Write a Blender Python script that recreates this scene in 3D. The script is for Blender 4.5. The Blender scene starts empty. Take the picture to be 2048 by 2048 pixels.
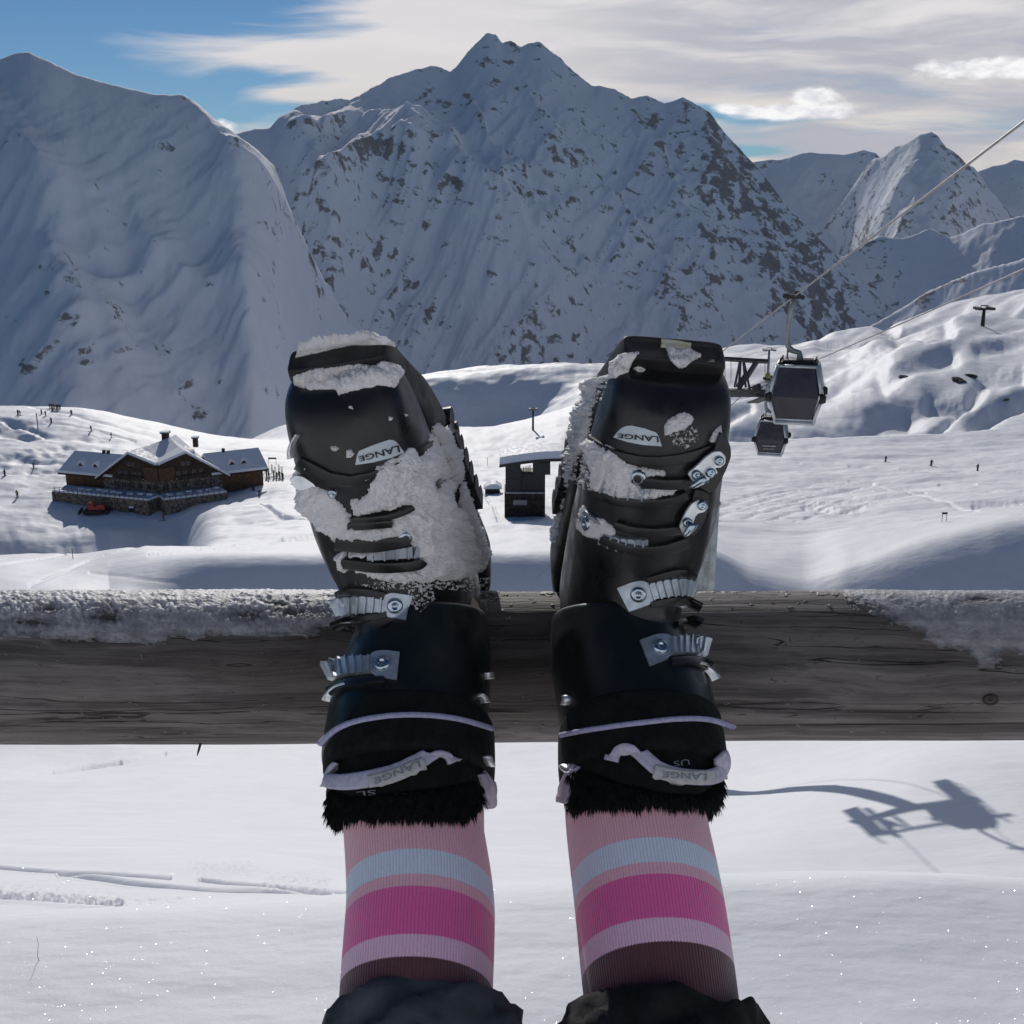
import bpy, bmesh, math, random
import numpy as np
from mathutils import Vector, Matrix, noise as mnoise
from mathutils.bvhtree import BVHTree
R = math.radians
random.seed(5)
SC = bpy.context.scene
COL = SC.collection

# ------------------------------------------------------------------ camera, sky, sun, exposure
F = 2400.0
PITCH = R(15)
CP, SP = math.cos(PITCH), math.sin(PITCH)
cam_d = bpy.data.cameras.new("camera")
cam = bpy.data.objects.new("camera", cam_d)
COL.objects.link(cam)
cam.location = (0, 0, 0)
cam.rotation_euler = (R(90) - PITCH, 0, 0)
cam_d.sensor_width = 36
cam_d.lens = 36 * F / 2048
cam_d.clip_start = 0.02
cam_d.clip_end = 40000
SC.camera = cam

SUN_EL = R(24.5)
SUN_AZ = R(-8)            # measured from +Y towards +X
sun_d = bpy.data.lights.new("sun", 'SUN')
sun_d.energy = 2.25
sun_d.angle = R(0.55)
sun_d.color = (1.0, 0.955, 0.90)
sun = bpy.data.objects.new("sun", sun_d)
COL.objects.link(sun)
SUNV = Vector((math.sin(SUN_AZ) * math.cos(SUN_EL), math.cos(SUN_AZ) * math.cos(SUN_EL), math.sin(SUN_EL)))
sun.rotation_euler = SUNV.to_track_quat('Z', 'Y').to_euler()

SC.view_settings.view_transform = 'Standard'
SC.view_settings.look = 'None'
SC.view_settings.gamma = 1
SC.view_settings.exposure = 0.25

world = bpy.data.worlds.new("World")
SC.world = world
world.use_nodes = True


class NT:
    """tiny helper to write node trees"""
    def __init__(s, tree):
        s.t = tree

    def n(s, typ, **kw):
        nd = s.t.nodes.new(typ)
        for k, v in kw.items():
            setattr(nd, k, v)
        return nd

    def l(s, a, b):
        s.t.links.new(a, b)

    def val(s, sock, v):
        if hasattr(v, 'is_output') or isinstance(v, bpy.types.NodeSocket):
            s.l(v, sock)
        else:
            sock.default_value = v

    def m(s, op, a, b=None, c=None, clamp=False):
        nd = s.n('ShaderNodeMath', operation=op, use_clamp=clamp)
        s.val(nd.inputs[0], a)
        if b is not None:
            s.val(nd.inputs[1], b)
        if c is not None:
            s.val(nd.inputs[2], c)
        return nd.outputs[0]

    def smooth(s, x, lo, hi, a=0.0, b=1.0):
        nd = s.n('ShaderNodeMapRange', interpolation_type='SMOOTHSTEP')
        s.val(nd.inputs['Value'], x)
        nd.inputs['From Min'].default_value = lo
        nd.inputs['From Max'].default_value = hi
        nd.inputs['To Min'].default_value = a
        nd.inputs['To Max'].default_value = b
        return nd.outputs['Result']

    def mix(s, f, a, b):
        nd = s.n('ShaderNodeMix', data_type='RGBA')
        s.val(nd.inputs[0], f)
        for i, v in ((6, a), (7, b)):
            if isinstance(v, (tuple, list)):
                nd.inputs[i].default_value = (*v[:3], 1)
            else:
                s.l(v, nd.inputs[i])
        return nd.outputs[2]

    def noise(s, vec, scale, detail=4, rough=0.5, dist=0.0, out=0):
        nd = s.n('ShaderNodeTexNoise')
        if vec is not None:
            s.l(vec, nd.inputs['Vector'])
        nd.inputs['Scale'].default_value = scale
        nd.inputs['Detail'].default_value = detail
        nd.inputs['Roughness'].default_value = rough
        nd.inputs['Distortion'].default_value = dist
        return nd.outputs[out]

    def mapping(s, vec, scale=(1, 1, 1), loc=(0, 0, 0), rot=(0, 0, 0)):
        nd = s.n('ShaderNodeMapping')
        s.l(vec, nd.inputs[0])
        nd.inputs['Location'].default_value = loc
        nd.inputs['Rotation'].default_value = rot
        nd.inputs['Scale'].default_value = scale
        return nd.outputs[0]

    def bump(s, h, strength, dist, normal=None):
        nd = s.n('ShaderNodeBump')
        nd.inputs['Strength'].default_value = strength
        nd.inputs['Distance'].default_value = dist
        s.l(h, nd.inputs['Height'])
        if normal is not None:
            s.l(normal, nd.inputs['Normal'])
        return nd.outputs[0]


def build_sky():
    t = NT(world.node_tree)
    world.node_tree.nodes.clear()
    out = t.n('ShaderNodeOutputWorld')
    bg = t.n('ShaderNodeBackground')
    sky = t.n('ShaderNodeTexSky', sky_type='NISHITA')
    sky.sun_disc = False
    sky.sun_elevation = SUN_EL
    sky.sun_rotation = SUN_AZ
    sky.altitude = 2600
    sky.air_density = 1.0
    sky.dust_density = 0.1
    sky.ozone_density = 2.2
    tc = t.n('ShaderNodeTexCoord')
    d = tc.outputs['Generated']
    sep = t.n('ShaderNodeSeparateXYZ')
    t.l(d, sep.inputs[0])
    X, Y, Z = sep.outputs
    el = t.m('MULTIPLY', t.m('ARCSINE', Z), 57.2958)        # degrees above the horizon
    az = t.m('MULTIPLY', t.m('ARCTAN2', X, Y), 57.2958)
    comb = t.n('ShaderNodeCombineXYZ')
    t.l(az, comb.inputs[0]); t.l(el, comb.inputs[1])
    ae = comb.outputs[0]
    # the blue of the clear sky, deepened as the clear mountain air shows it
    skyc = t.n('ShaderNodeMix', data_type='RGBA', blend_type='MULTIPLY')
    skyc.inputs[0].default_value = 1.0
    t.l(sky.outputs[0], skyc.inputs[6])
    skyc.inputs[7].default_value = (0.50, 0.80, 1.04, 1)
    base = skyc.outputs[2]
    # long cirrus bands
    warp = t.noise(t.mapping(ae, (0.05, 0.16, 1)), 1.0, 3, 0.5)
    w = t.m('MULTIPLY', t.m('SUBTRACT', warp, 0.5), 3.2)
    comb2 = t.n('ShaderNodeCombineXYZ')
    t.l(az, comb2.inputs[0]); t.l(t.m('ADD', el, w), comb2.inputs[1])
    ae2 = comb2.outputs[0]
    n1 = t.noise(t.mapping(ae2, (0.075, 0.52, 1), loc=(3.1, 0.0, 0), rot=(0, 0, R(-3))), 1.0, 6, 0.52, 0.35)
    n2 = t.noise(t.mapping(ae2, (0.22, 2.4, 1), rot=(0, 0, R(-4))), 1.0, 6, 0.6, 0.5)
    # coverage grows to the right and is thin on the left
    cov = t.m('ADD', t.smooth(az, -24, 2, -0.10, 0.36), t.smooth(t.m('ABSOLUTE', az), 35, 70, 0.0, -0.42))
    covu = t.smooth(el, 30, 60, 0.0, -0.18)
    dens = t.m('ADD', t.m('ADD', n1, cov), t.m('ADD', covu, t.m('MULTIPLY', t.m('SUBTRACT', n2, 0.5), 0.30)))

    def blob(azc, elc, wa, we, gain, shear=0.0):
        da = t.m('DIVIDE', t.m('SUBTRACT', az, azc), wa)
        ee = t.m('SUBTRACT', el, elc)
        if shear:
            ee = t.m('SUBTRACT', ee, t.m('MULTIPLY', t.m('SUBTRACT', az, azc), shear))
        de = t.m('DIVIDE', t.m('ADD', ee, t.m('MULTIPLY', w, 0.12)), we)
        r = t.m('ADD', t.m('MULTIPLY', da, da), t.m('MULTIPLY', de, de))
        return t.m('MULTIPLY', t.m('EXPONENT', t.m('MULTIPLY', r, -1)), gain)
    add = blob(-9.0, 5.9, 12, 0.75, 0.34, -0.06)
    for a in ((-7.5, 4.05, 3.4, 0.33, 0.36, -0.02), (-1.0, 7.4, 8, 0.8, 0.28, 0), (3.5, 5.6, 8, 1.2, 0.26, 0),
              (9, 2.2, 4, 0.5, -0.18, -0.05), (8.3, 3.5, 2.6, 0.35, -0.46, -0.16), (10.4, 1.65, 1.8, 0.22, -0.5, 0),
              (-13.0, 7.9, 5, 0.9, -0.16, 0), (-16, 3.5, 7, 0.9, -0.20, 0), (-22, 6.2, 4, 1.4, -0.25, 0)):
        add = t.m('ADD', add, blob(*a))
    dens = t.m('ADD', dens, add)
    cm = t.smooth(dens, 0.52, 0.86)
    # brightness inside the veil: creamy near the light, grey where it thickens
    gn = t.noise(t.mapping(ae2, (0.10, 0.75, 1), loc=(8, 4, 0)), 1.0, 5, 0.55, 0.3)
    grey = t.m('MULTIPLY', t.smooth(gn, 0.34, 0.60), t.smooth(az, -3, 10, 0.15, 1.0))
    cream = t.mix(t.smooth(el, 1.0, 7.5), (6.6, 6.0, 5.5), (6.6, 6.4, 6.45))
    ccol = t.mix(grey, cream, (4.0, 4.05, 4.6))
    # strengths: sky texture is physical, clouds are display-referred; bring the sky down first
    sc = t.n('ShaderNodeMix', data_type='RGBA', blend_type='MULTIPLY')
    sc.inputs[0].default_value = 1.0
    t.l(base, sc.inputs[6])
    sc.inputs[7].default_value = (SKY_K, SKY_K, SKY_K, 1)
    c1 = t.mix(cm, sc.outputs[2], ccol)
    # low cumulus puffs
    pn = t.noise(t.mapping(ae, (0.8, 1.7, 1)), 1.0, 7, 0.6, 0.2)
    pw = t.m('MULTIPLY', t.m('SUBTRACT', pn, 0.5), 1.5)
    tot = None
    for azc, elc, wa, we in ((12.6, 3.35, 3.6, 0.42), (13.4, 3.95, 1.2, 0.55), (10.1, 3.5, 1.3, 0.3), (21.0, 5.0, 4.2, 0.5), (-13.0, 2.65, 0.8, 0.5), (3.8, 8.6, 2.4, 0.5)):
        b = blob(azc, elc, wa, we, 1.0)
        tot = b if tot is None else t.m('MAXIMUM', tot, b)
    pm = t.smooth(t.m('ADD', tot, t.m('MULTIPLY', pw, 0.55)), 0.34, 0.78)
    pcol = t.mix(t.smooth(pn, 0.35, 0.6), (6.6, 6.6, 7.0), (8.8, 8.7, 8.7))
    c2 = t.mix(pm, c1, pcol)
    t.l(c2, bg.inputs['Color'])
    bg.inputs['Strength'].default_value = SKY_S
    t.l(bg.outputs[0], out.inputs[0])


SKY_S = 0.10             # background strength
SKY_K = 0.41
build_sky()


# ------------------------------------------------------------------ helpers
def pray(px, py):
    """world direction of the ray through a photo pixel (2048 px wide photo)"""
    a, b = (px - 1024) / F, (py - 1024) / F
    return Vector((a, CP - b * SP, -SP - b * CP))


def PY(px, py, y):
    """point on that ray at world distance y ahead"""
    d = pray(px, py)
    return d * (y / d.y)


def cw(x, up, dep):
    """camera coordinates -> world"""
    return Vector((x, dep * CP + up * SP, -dep * SP + up * CP))


def tag(o, label=None, cat=None, group=None, kind=None):
    if label: o['label'] = label
    if cat: o['category'] = cat
    if group: o['group'] = group
    if kind: o['kind'] = kind
    return o


def link(name, me, m=None, parent=None, smooth=False):
    o = bpy.data.objects.new(name, me)
    COL.objects.link(o)
    if m is not None:
        for mm in (m if isinstance(m, (list, tuple)) else [m]):
            me.materials.append(mm)
    if smooth:
        me.polygons.foreach_set('use_smooth', [True] * len(me.polygons))
    if parent is not None:
        o.parent = parent
    return o


def empty(name, loc=(0, 0, 0), rz=0.0):
    o = bpy.data.objects.new(name, None)
    COL.objects.link(o)
    o.location = loc
    o.rotation_euler = (0, 0, rz)
    o.empty_display_size = 0.1
    return o


def copy_tree(o, parent=None):
    c = o.copy()
    COL.objects.link(c)
    if parent is not None:
        c.parent = parent
    for ch in [x for x in COL.objects if x.parent == o]:
        copy_tree(ch, c)
    return c


class MB:
    """mesh collector"""
    def __init__(s):
        s.v, s.f, s.mi = [], [], []

    def add(s, vs, fs, mi=0):
        b = len(s.v)
        s.v += [tuple(v) for v in vs]
        s.f += [tuple(b + i for i in f) for f in fs]
        s.mi += [mi] * len(fs)

    def box(s, c, size, rot=None, mi=0):
        hx, hy, hz = size[0] / 2, size[1] / 2, size[2] / 2
        vs = [Vector((x, y, z)) for x in (-hx, hx) for y in (-hy, hy) for z in (-hz, hz)]
        if rot is not None:
            vs = [rot @ v for v in vs]
        c = Vector(c)
        s.add([v + c for v in vs], [(0, 1, 3, 2), (4, 6, 7, 5), (0, 4, 5, 1), (2, 3, 7, 6), (0, 2, 6, 4), (1, 5, 7, 3)], mi)

    def tube(s, pts, r, n=8, mi=0, caps=True, up=None):
        pts = [Vector(p) for p in pts]
        rs = r if isinstance(r, (list, tuple)) else [r] * len(pts)
        vs = []
        ref = up
        for i, p in enumerate(pts):
            t = (pts[min(i + 1, len(pts) - 1)] - pts[max(i - 1, 0)]).normalized()
            if ref is None:
                ref = Vector((0, 0, 1)) if abs(t.z) < .9 else Vector((1, 0, 0))
            a = t.cross(ref).normalized()
            b = a.cross(t).normalized()
            ref = b
            for k in range(n):
                an = 2 * math.pi * k / n
                vs.append(p + (a * math.cos(an) + b * math.sin(an)) * rs[i])
        fs = []
        for i in range(len(pts) - 1):
            for k in range(n):
                k2 = (k + 1) % n
                fs.append((i * n + k, i * n + k2, (i + 1) * n + k2, (i + 1) * n + k))
        if caps:
            fs.append(tuple(range(n - 1, -1, -1)))
            fs.append(tuple((len(pts) - 1) * n + k for k in range(n)))
        s.add(vs, fs, mi)

    def prism(s, poly, d0, d1, mi=0):
        """poly: list of 3D points, extruded between offsets d0 and d1"""
        n = len(poly)
        a = [Vector(p) + Vector(d0) for p in poly]
        b = [Vector(p) + Vector(d1) for p in poly]
        s.add(a + b, [tuple(range(n - 1, -1, -1)), tuple(range(n, 2 * n))] +
              [(i, (i + 1) % n, n + (i + 1) % n, n + i) for i in range(n)], mi)

    def build(s, name, m, parent=None, smooth=False):
        me = bpy.data.meshes.new(name)
        me.from_pydata(s.v, [], s.f)
        o = link(name, me, m, parent)
        me.polygons.foreach_set('material_index', s.mi)
        if smooth:
            me.polygons.foreach_set('use_smooth', [True] * len(me.polygons))
        me.update()
        return o


def mat(name, col, rough=0.6, metal=0.0, var=0.0, vscale=5.0, bump=0.0, bscale=50.0, spec=0.5, bdist=0.001, col2=None, coord='Object'):
    m = bpy.data.materials.new(name)
    m.use_nodes = True
    t = NT(m.node_tree)
    p = m.node_tree.nodes['Principled BSDF']
    p.inputs['Base Color'].default_value = (*col, 1)
    p.inputs['Roughness'].default_value = rough
    p.inputs['Metallic'].default_value = metal
    p.inputs['Specular IOR Level'].default_value = spec
    tc = t.n('ShaderNodeTexCoord').outputs[coord]
    if var or col2:
        n = t.noise(tc, vscale, 5, 0.6)
        a = tuple(c * (1 - var) for c in col)
        b = col2 or tuple(min(1, c * (1 + var)) for c in col)
        t.l(t.mix(t.smooth(n, 0.35, 0.65), a, b), p.inputs['Base Color'])
        r = t.noise(tc, vscale * 2.7, 4, 0.6)
        t.l(t.smooth(r, 0.3, 0.7, max(0.02, rough - .12), min(1, rough + .12)), p.inputs['Roughness'])
    if bump:
        n = t.noise(tc, bscale, 4, 0.6)
        t.l(t.bump(n, bump, bdist), p.inputs['Normal'])
    return m


def grid_mesh(name, V, m, smooth=True, cyclic=False):
    """V: (rows, cols, 3) array"""
    nr, nc = V.shape[:2]
    idx = np.arange(nr * nc).reshape(nr, nc)
    q = np.stack([idx[:-1, :-1], idx[:-1, 1:], idx[1:, 1:], idx[1:, :-1]], -1).reshape(-1, 4)
    me = bpy.data.meshes.new(name)
    me.vertices.add(nr * nc)
    me.vertices.foreach_set('co', V.astype(np.float32).ravel())
    me.loops.add(q.size)
    me.loops.foreach_set('vertex_index', q.astype(np.int32).ravel())
    me.polygons.add(len(q))
    me.polygons.foreach_set('loop_start', np.arange(0, q.size, 4, dtype=np.int32))
    me.polygons.foreach_set('use_smooth', np.ones(len(q), dtype=bool))
    me.update()
    o = bpy.data.objects.new(name, me)
    COL.objects.link(o)
    me.materials.append(m)
    return o


# numpy gradient noise
_rng = np.random.RandomState(11)
_perm = _rng.permutation(512)
_ga = _rng.rand(512) * 2 * np.pi
_gx, _gy = np.cos(_ga), np.sin(_ga)


def gn(x, y, seed=0):
    xi, yi = np.floor(x).astype(np.int64), np.floor(y).astype(np.int64)
    xf, yf = x - xi, y - yi

    def g(ix, iy, dx, dy):
        h = _perm[(_perm[(ix + seed * 37) & 511] + iy + seed * 91) & 511]
        return _gx[h] * dx + _gy[h] * dy
    u = xf * xf * xf * (xf * (xf * 6 - 15) + 10)
    v = yf * yf * yf * (yf * (yf * 6 - 15) + 10)
    a = g(xi, yi, xf, yf); b = g(xi + 1, yi, xf - 1, yf)
    c = g(xi, yi + 1, xf, yf - 1); d = g(xi + 1, yi + 1, xf - 1, yf - 1)
    return ((a + (b - a) * u) + ((c + (d - c) * u) - (a + (b - a) * u)) * v) * 1.45


def fbm(x, y, oct=5, gain=0.5, seed=0, ridged=False, lac=2.03):
    t = 0; a = 1; n = 0
    for i in range(oct):
        v = gn(x, y, seed + i * 3)
        if ridged:
            v = 1 - 2 * np.abs(v)
        t = t + a * v
        n += a
        a *= gain
        x = x * lac + 17.3
        y = y * lac + 5.1
    return t / n


def pchip(xk, yk, x):
    xk = np.asarray(xk, float); yk = np.asarray(yk, float)
    h = np.diff(xk); d = np.diff(yk) / h
    m = np.zeros_like(yk)
    m[0], m[-1] = d[0], d[-1]
    for i in range(1, len(yk) - 1):
        if d[i - 1] * d[i] > 0:
            w1 = 2 * h[i] + h[i - 1]; w2 = h[i] + 2 * h[i - 1]
            m[i] = (w1 + w2) / (w1 / d[i - 1] + w2 / d[i])
    x = np.clip(x, xk[0], xk[-1])
    k = np.clip(np.searchsorted(xk, x) - 1, 0, len(xk) - 2)
    t = (x - xk[k]) / h[k]
    return ((2 * t**3 - 3 * t**2 + 1) * yk[k] + (t**3 - 2 * t**2 + t) * h[k] * m[k]
            + (-2 * t**3 + 3 * t**2) * yk[k + 1] + (t**3 - t**2) * h[k] * m[k + 1])


def sstep(x, a, b):
    t = np.clip((x - a) / (b - a), 0, 1)
    return t * t * (3 - 2 * t)


def px_of(X, Y, Z):
    dep = Y * CP - Z * SP
    up = Y * SP + Z * CP
    return 1024 + F * X / dep, 1024 - F * up / dep


def seg_dist(px, py, pts):
    """distance in px to a polyline, vectorised"""
    best = np.full(px.shape, 1e9)
    for (ax, ay), (bx, by) in zip(pts[:-1], pts[1:]):
        vx, vy = bx - ax, by - ay
        t = np.clip(((px - ax) * vx + (py - ay) * vy) / (vx * vx + vy * vy), 0, 1)
        best = np.minimum(best, np.hypot(px - ax - t * vx, py - ay - t * vy))
    return best


# ------------------------------------------------------------------ snow materials
def snow_mat(name, rocks=False, near=False):
    m = bpy.data.materials.new(name)
    m.use_nodes = True
    t = NT(m.node_tree)
    p = m.node_tree.nodes['Principled BSDF']
    p.inputs['Specular IOR Level'].default_value = 0.25
    tc = t.n('ShaderNodeTexCoord').outputs['Object']
    geo = t.n('ShaderNodeNewGeometry')
    snow = t.mix(t.smooth(t.noise(tc, 0.02 if rocks else 0.35, 4, .6), .3, .7), (0.80, 0.82, 0.86), (0.85, 0.86, 0.885))
    if rocks:
        at = t.n('ShaderNodeAttribute', attribute_name='rock')
        n1 = t.noise(t.mapping(tc, (1, 1, 1.5)), 0.016, 9, 0.68, 0.4)
        n2 = t.noise(t.mapping(tc, (1.0, 1.0, 1.0)), 0.0045, 4, 0.6, 0.6)
        sep = t.n('ShaderNodeSeparateXYZ'); t.l(geo.outputs['Normal'], sep.inputs[0])
        steep = t.smooth(sep.outputs[2], 0.86, 0.60, 0.0, 0.10)
        dd = t.m('ADD', t.m('ADD', n1, t.m('MULTIPLY', t.m('SUBTRACT', n2, 0.5), 0.42)), t.m('ADD', steep, t.m('MULTIPLY', at.outputs['Fac'], 0.27)))
        rk = t.smooth(dd, 0.715, 0.80)
        n3 = t.noise(tc, 0.05, 6, 0.7)
        rc = t.mix(t.smooth(n3, .35, .65), (0.075, 0.062, 0.055), (0.17, 0.145, 0.12))
        t.l(t.mix(t.m('MULTIPLY', rk, 0.86), snow, rc), p.inputs['Base Color'])
        h = t.noise(tc, 0.03, 10, 0.62)
        t.l(t.bump(h, 0.28, 7.0), p.inputs['Normal'])
        p.inputs['Roughness'].default_value = 0.85
    else:
        t.l(snow, p.inputs['Base Color'])
        p.inputs['Roughness'].default_value = 0.62
        if near:
            h = t.m('ADD', t.m('MULTIPLY', t.noise(tc, 4.0, 8, 0.62), 0.012), t.m('MULTIPLY', t.noise(tc, 180.0, 3, 0.6), 0.0012))
            h2 = t.m('MULTIPLY', t.noise(t.mapping(tc, (0.12, 0.3, 0.3)), 1.0, 6, 0.55), 0.25)
            t.l(t.bump(t.m('ADD', h, h2), 0.8, 1.0), p.inputs['Normal'])
    return m


M_GROUND = snow_mat('ground_snow', near=True)
M_MOUNT = snow_mat('mountain_snow', rocks=True)

# ------------------------------------------------------------------ ground, one sheet from under the fence to the valley rim
# every row: distance ahead in metres, then heights given by where that line of ground shows in the view
XS = [-900, 0, 150, 300, 450, 600, 800, 1000, 1200, 1400, 1500, 1600, 1700, 1850, 2048, 2900]
RINGS = [
 (0.3, -1.05), (0.6, -1.22), (1.5, -1.95), (2.6, -2.55), (4.4, -3.75),
 (6.0, [1905, 1858, 1850, 1842, 1836, 1830, 1818, 1806, 1796, 1785, 1783, 1781, 1780, 1782, 1790, 1830]),
 (7.0, [1892, 1836, 1822, 1812, 1803, 1794, 1782, 1770, 1758, 1750, 1748, 1746, 1745, 1748, 1758, 1800]),
 (8.6, [1905, 1850, 1838, 1828, 1818, 1806, 1790, 1776, 1762, 1753, 1749, 1746, 1745, 1748, 1758, 1800]),
 (11.0, [1850, 1800, 1795, 1792, 1790, 1788, 1784, 1780, 1770, 1765, 1760, 1757, 1755, 1758, 1768, 1800]),
 (14.5, [1760, 1740, 1738, 1736, 1736, 1740, 1760, 1775, 1785, 1795, 1800, 1800, 1800, 1800, 1800, 1830]),
 (19.0, [1700, 1688, 1691, 1694, 1698, 1712, 1770, 1830, 1850, 1860, 1860, 1860, 1860, 1860, 1860, 1860]),
 (25.0, [1760, 1745, 1745, 1745, 1745, 1760, 1790, 1800, 1815, 1825, 1828, 1830, 1830, 1830, 1830, 1830]),
 (42.0, [1700, 1690, 1690, 1692, 1696, 1710, 1720, 1728, 1734, 1740, 1745, 1750, 1752, 1750, 1742, 1730]),
 (60.0, [1640, 1640, 1640, 1640, 1645, 1650, 1655, 1662, 1664, 1650, 1628, 1600, 1572, 1535, 1512, 1480]),
 (85.0, [1560, 1562, 1564, 1566, 1568, 1570, 1573, 1575, 1575, 1568, 1552, 1530, 1508, 1475, 1445, 1400]),
 (112., [1450, 1470, 1480, 1490, 1500, 1510, 1510, 1510, 1505, 1495, 1482, 1468, 1452, 1430, 1400, 1360]),
 (135., [1300, 1310, 1330, 1390, 1420, 1430, 1430, 1430, 1425, 1415, 1410, 1400, 1390, 1370, 1340, 1300]),
 (150., [1180, 1190, 1200, 1270, 1350, 1360, 1360, 1360, 1350, 1340, 1345, 1345, 1330, 1290, 1250, 1230]),
 (170., [1120, 1130, 1140, 1125, 1112, 1108, 1104, 1104, 1100, 1098, 1140, 1157, 1128, 1082, 1040, 1000]),
 (178., [1114, 1122, 1124, 1106, 1106, 1103, 1099, 1099, 1095, 1092, 1120, 1125, 1100, 1066, 1028, 980]),
 (215., [1092, 1098, 1096, 1085, 1078, 1072, 1062, 1055, 1050, 1045, 1050, 1055, 1048, 1030, 1006, 960]),
 (262., [1070, 1082, 1080, 1068, 1040, 1028, 1020, 1012, 1005, 1000, 1002, 1003, 998, 985, 970, 940]),
 (288., [1020, 1030, 1035, 1036, 1012, 1000, 990, 985, 980, 976, 978, 980, 974, 965, 950, 920]),
 (300., [990, 1000, 1002, 1006, 998, 985, 975, 972, 966, 962, 964, 964, 960, 952, 940, 910]),
 (335., [930, 938, 942, 950, 945, 935, 945, 950, 945, 938, 936, 934, 930, 925, 918, 890]),
 (370., [880, 880, 890, 905, 920, 918, 925, 925, 918, 910, 905, 900, 898, 895, 880, 850]),
 (405., [825, 822, 825, 855, 884, 893, 900, 900, 890, 875, 870, 865, 862, 860, 845, 800]),
 (430., [818, 812, 815, 842, 872, 885, 880, 872, 850, 835, 832, 830, 825, 815, 795, 750]),
 (450., [860, 850, 850, 880, 886, 872, 862, 856, 828, 812, 808, 805, 795, 782, 760, 720]),
 (520., [1100, 1080, 1060, 1050, 920, 845, 862, 870, 820, 775, 765, 758, 745, 728, 705, 660]),
 (560., [1200, 1200, 1200, 1200, 1020, 880, 880, 850, 800, 752, 742, 735, 720, 690, 668, 620]),
 (620., [1300, 1300, 1300, 1300, 1200, 1000, 900, 890, 785, 740, 725, 715, 690, 656, 642, 590]),
 (652., [1400, 1400, 1400, 1400, 1300, 1000, 880, 870, 775, 738, 720, 708, 690, 660, 646, 585]),
 (700., [1450, 1450, 1450, 1450, 1350, 900, 762, 742, 738, 722, 710, 702, 691, 680, 670, 570]),
 (730., [1500, 1500, 1500, 1500, 1400, 1000, 757, 736, 728, 716, 708, 700, 692, 690, 690, 560]),
 (800., [1500, 1500, 1500, 1500, 1400, 1100, 770, 742, 735, 712, 700, 694, 672, 640, 620, 520]),
 (900., [1600, 1600, 1600, 1600, 1500, 1250, 1000, 900, 800, 712, 697, 692, 660, 622, 585, 460]),
 (960., [1600, 1600, 1600, 1600, 1500, 1400, 1300, 1200, 1000, 820, 800, 760, 700, 640, 575, 440]),
 (1100., -430), (1500., -560),
]

GRID = {}


def gz(x, y):
    """ground height"""
    s, yr, Z = GRID['s'], GRID['y'], GRID['z']
    i = min(max(np.searchsorted(s, x / y) - 1, 0), len(s) - 2); j = min(max(np.searchsorted(yr, y) - 1, 0), len(yr) - 2)
    a = (x / y - s[i]) / (s[i + 1] - s[i]); b = (y - yr[j]) / (yr[j + 1] - yr[j])
    return float((Z[j, i] * (1 - a) + Z[j, i + 1] * a) * (1 - b) + (Z[j + 1, i] * (1 - a) + Z[j + 1, i + 1] * a) * b)


def ghit(px, py, y0=2.0, y1=1000.0):
    """first point of the ground seen through a photo pixel"""
    d = pray(px, py)
    s, yr, Z = GRID['s'], GRID['y'], GRID['z']
    i = min(max(np.searchsorted(s, d.x / d.y) - 1, 0), len(s) - 2)
    m = d.z / d.y
    for j in range(len(yr) - 1):
        if yr[j] < y0: continue
        if yr[j] > y1: break
        f0 = m * yr[j] - Z[j, i]; f1 = m * yr[j + 1] - Z[j + 1, i]
        if f0 >= 0 > f1:
            t = f0 / (f0 - f1); y = yr[j] + (yr[j + 1] - yr[j]) * t
            return Vector((d.x / d.y * y, y, gz(d.x / d.y * y, y)))
    return None


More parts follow.
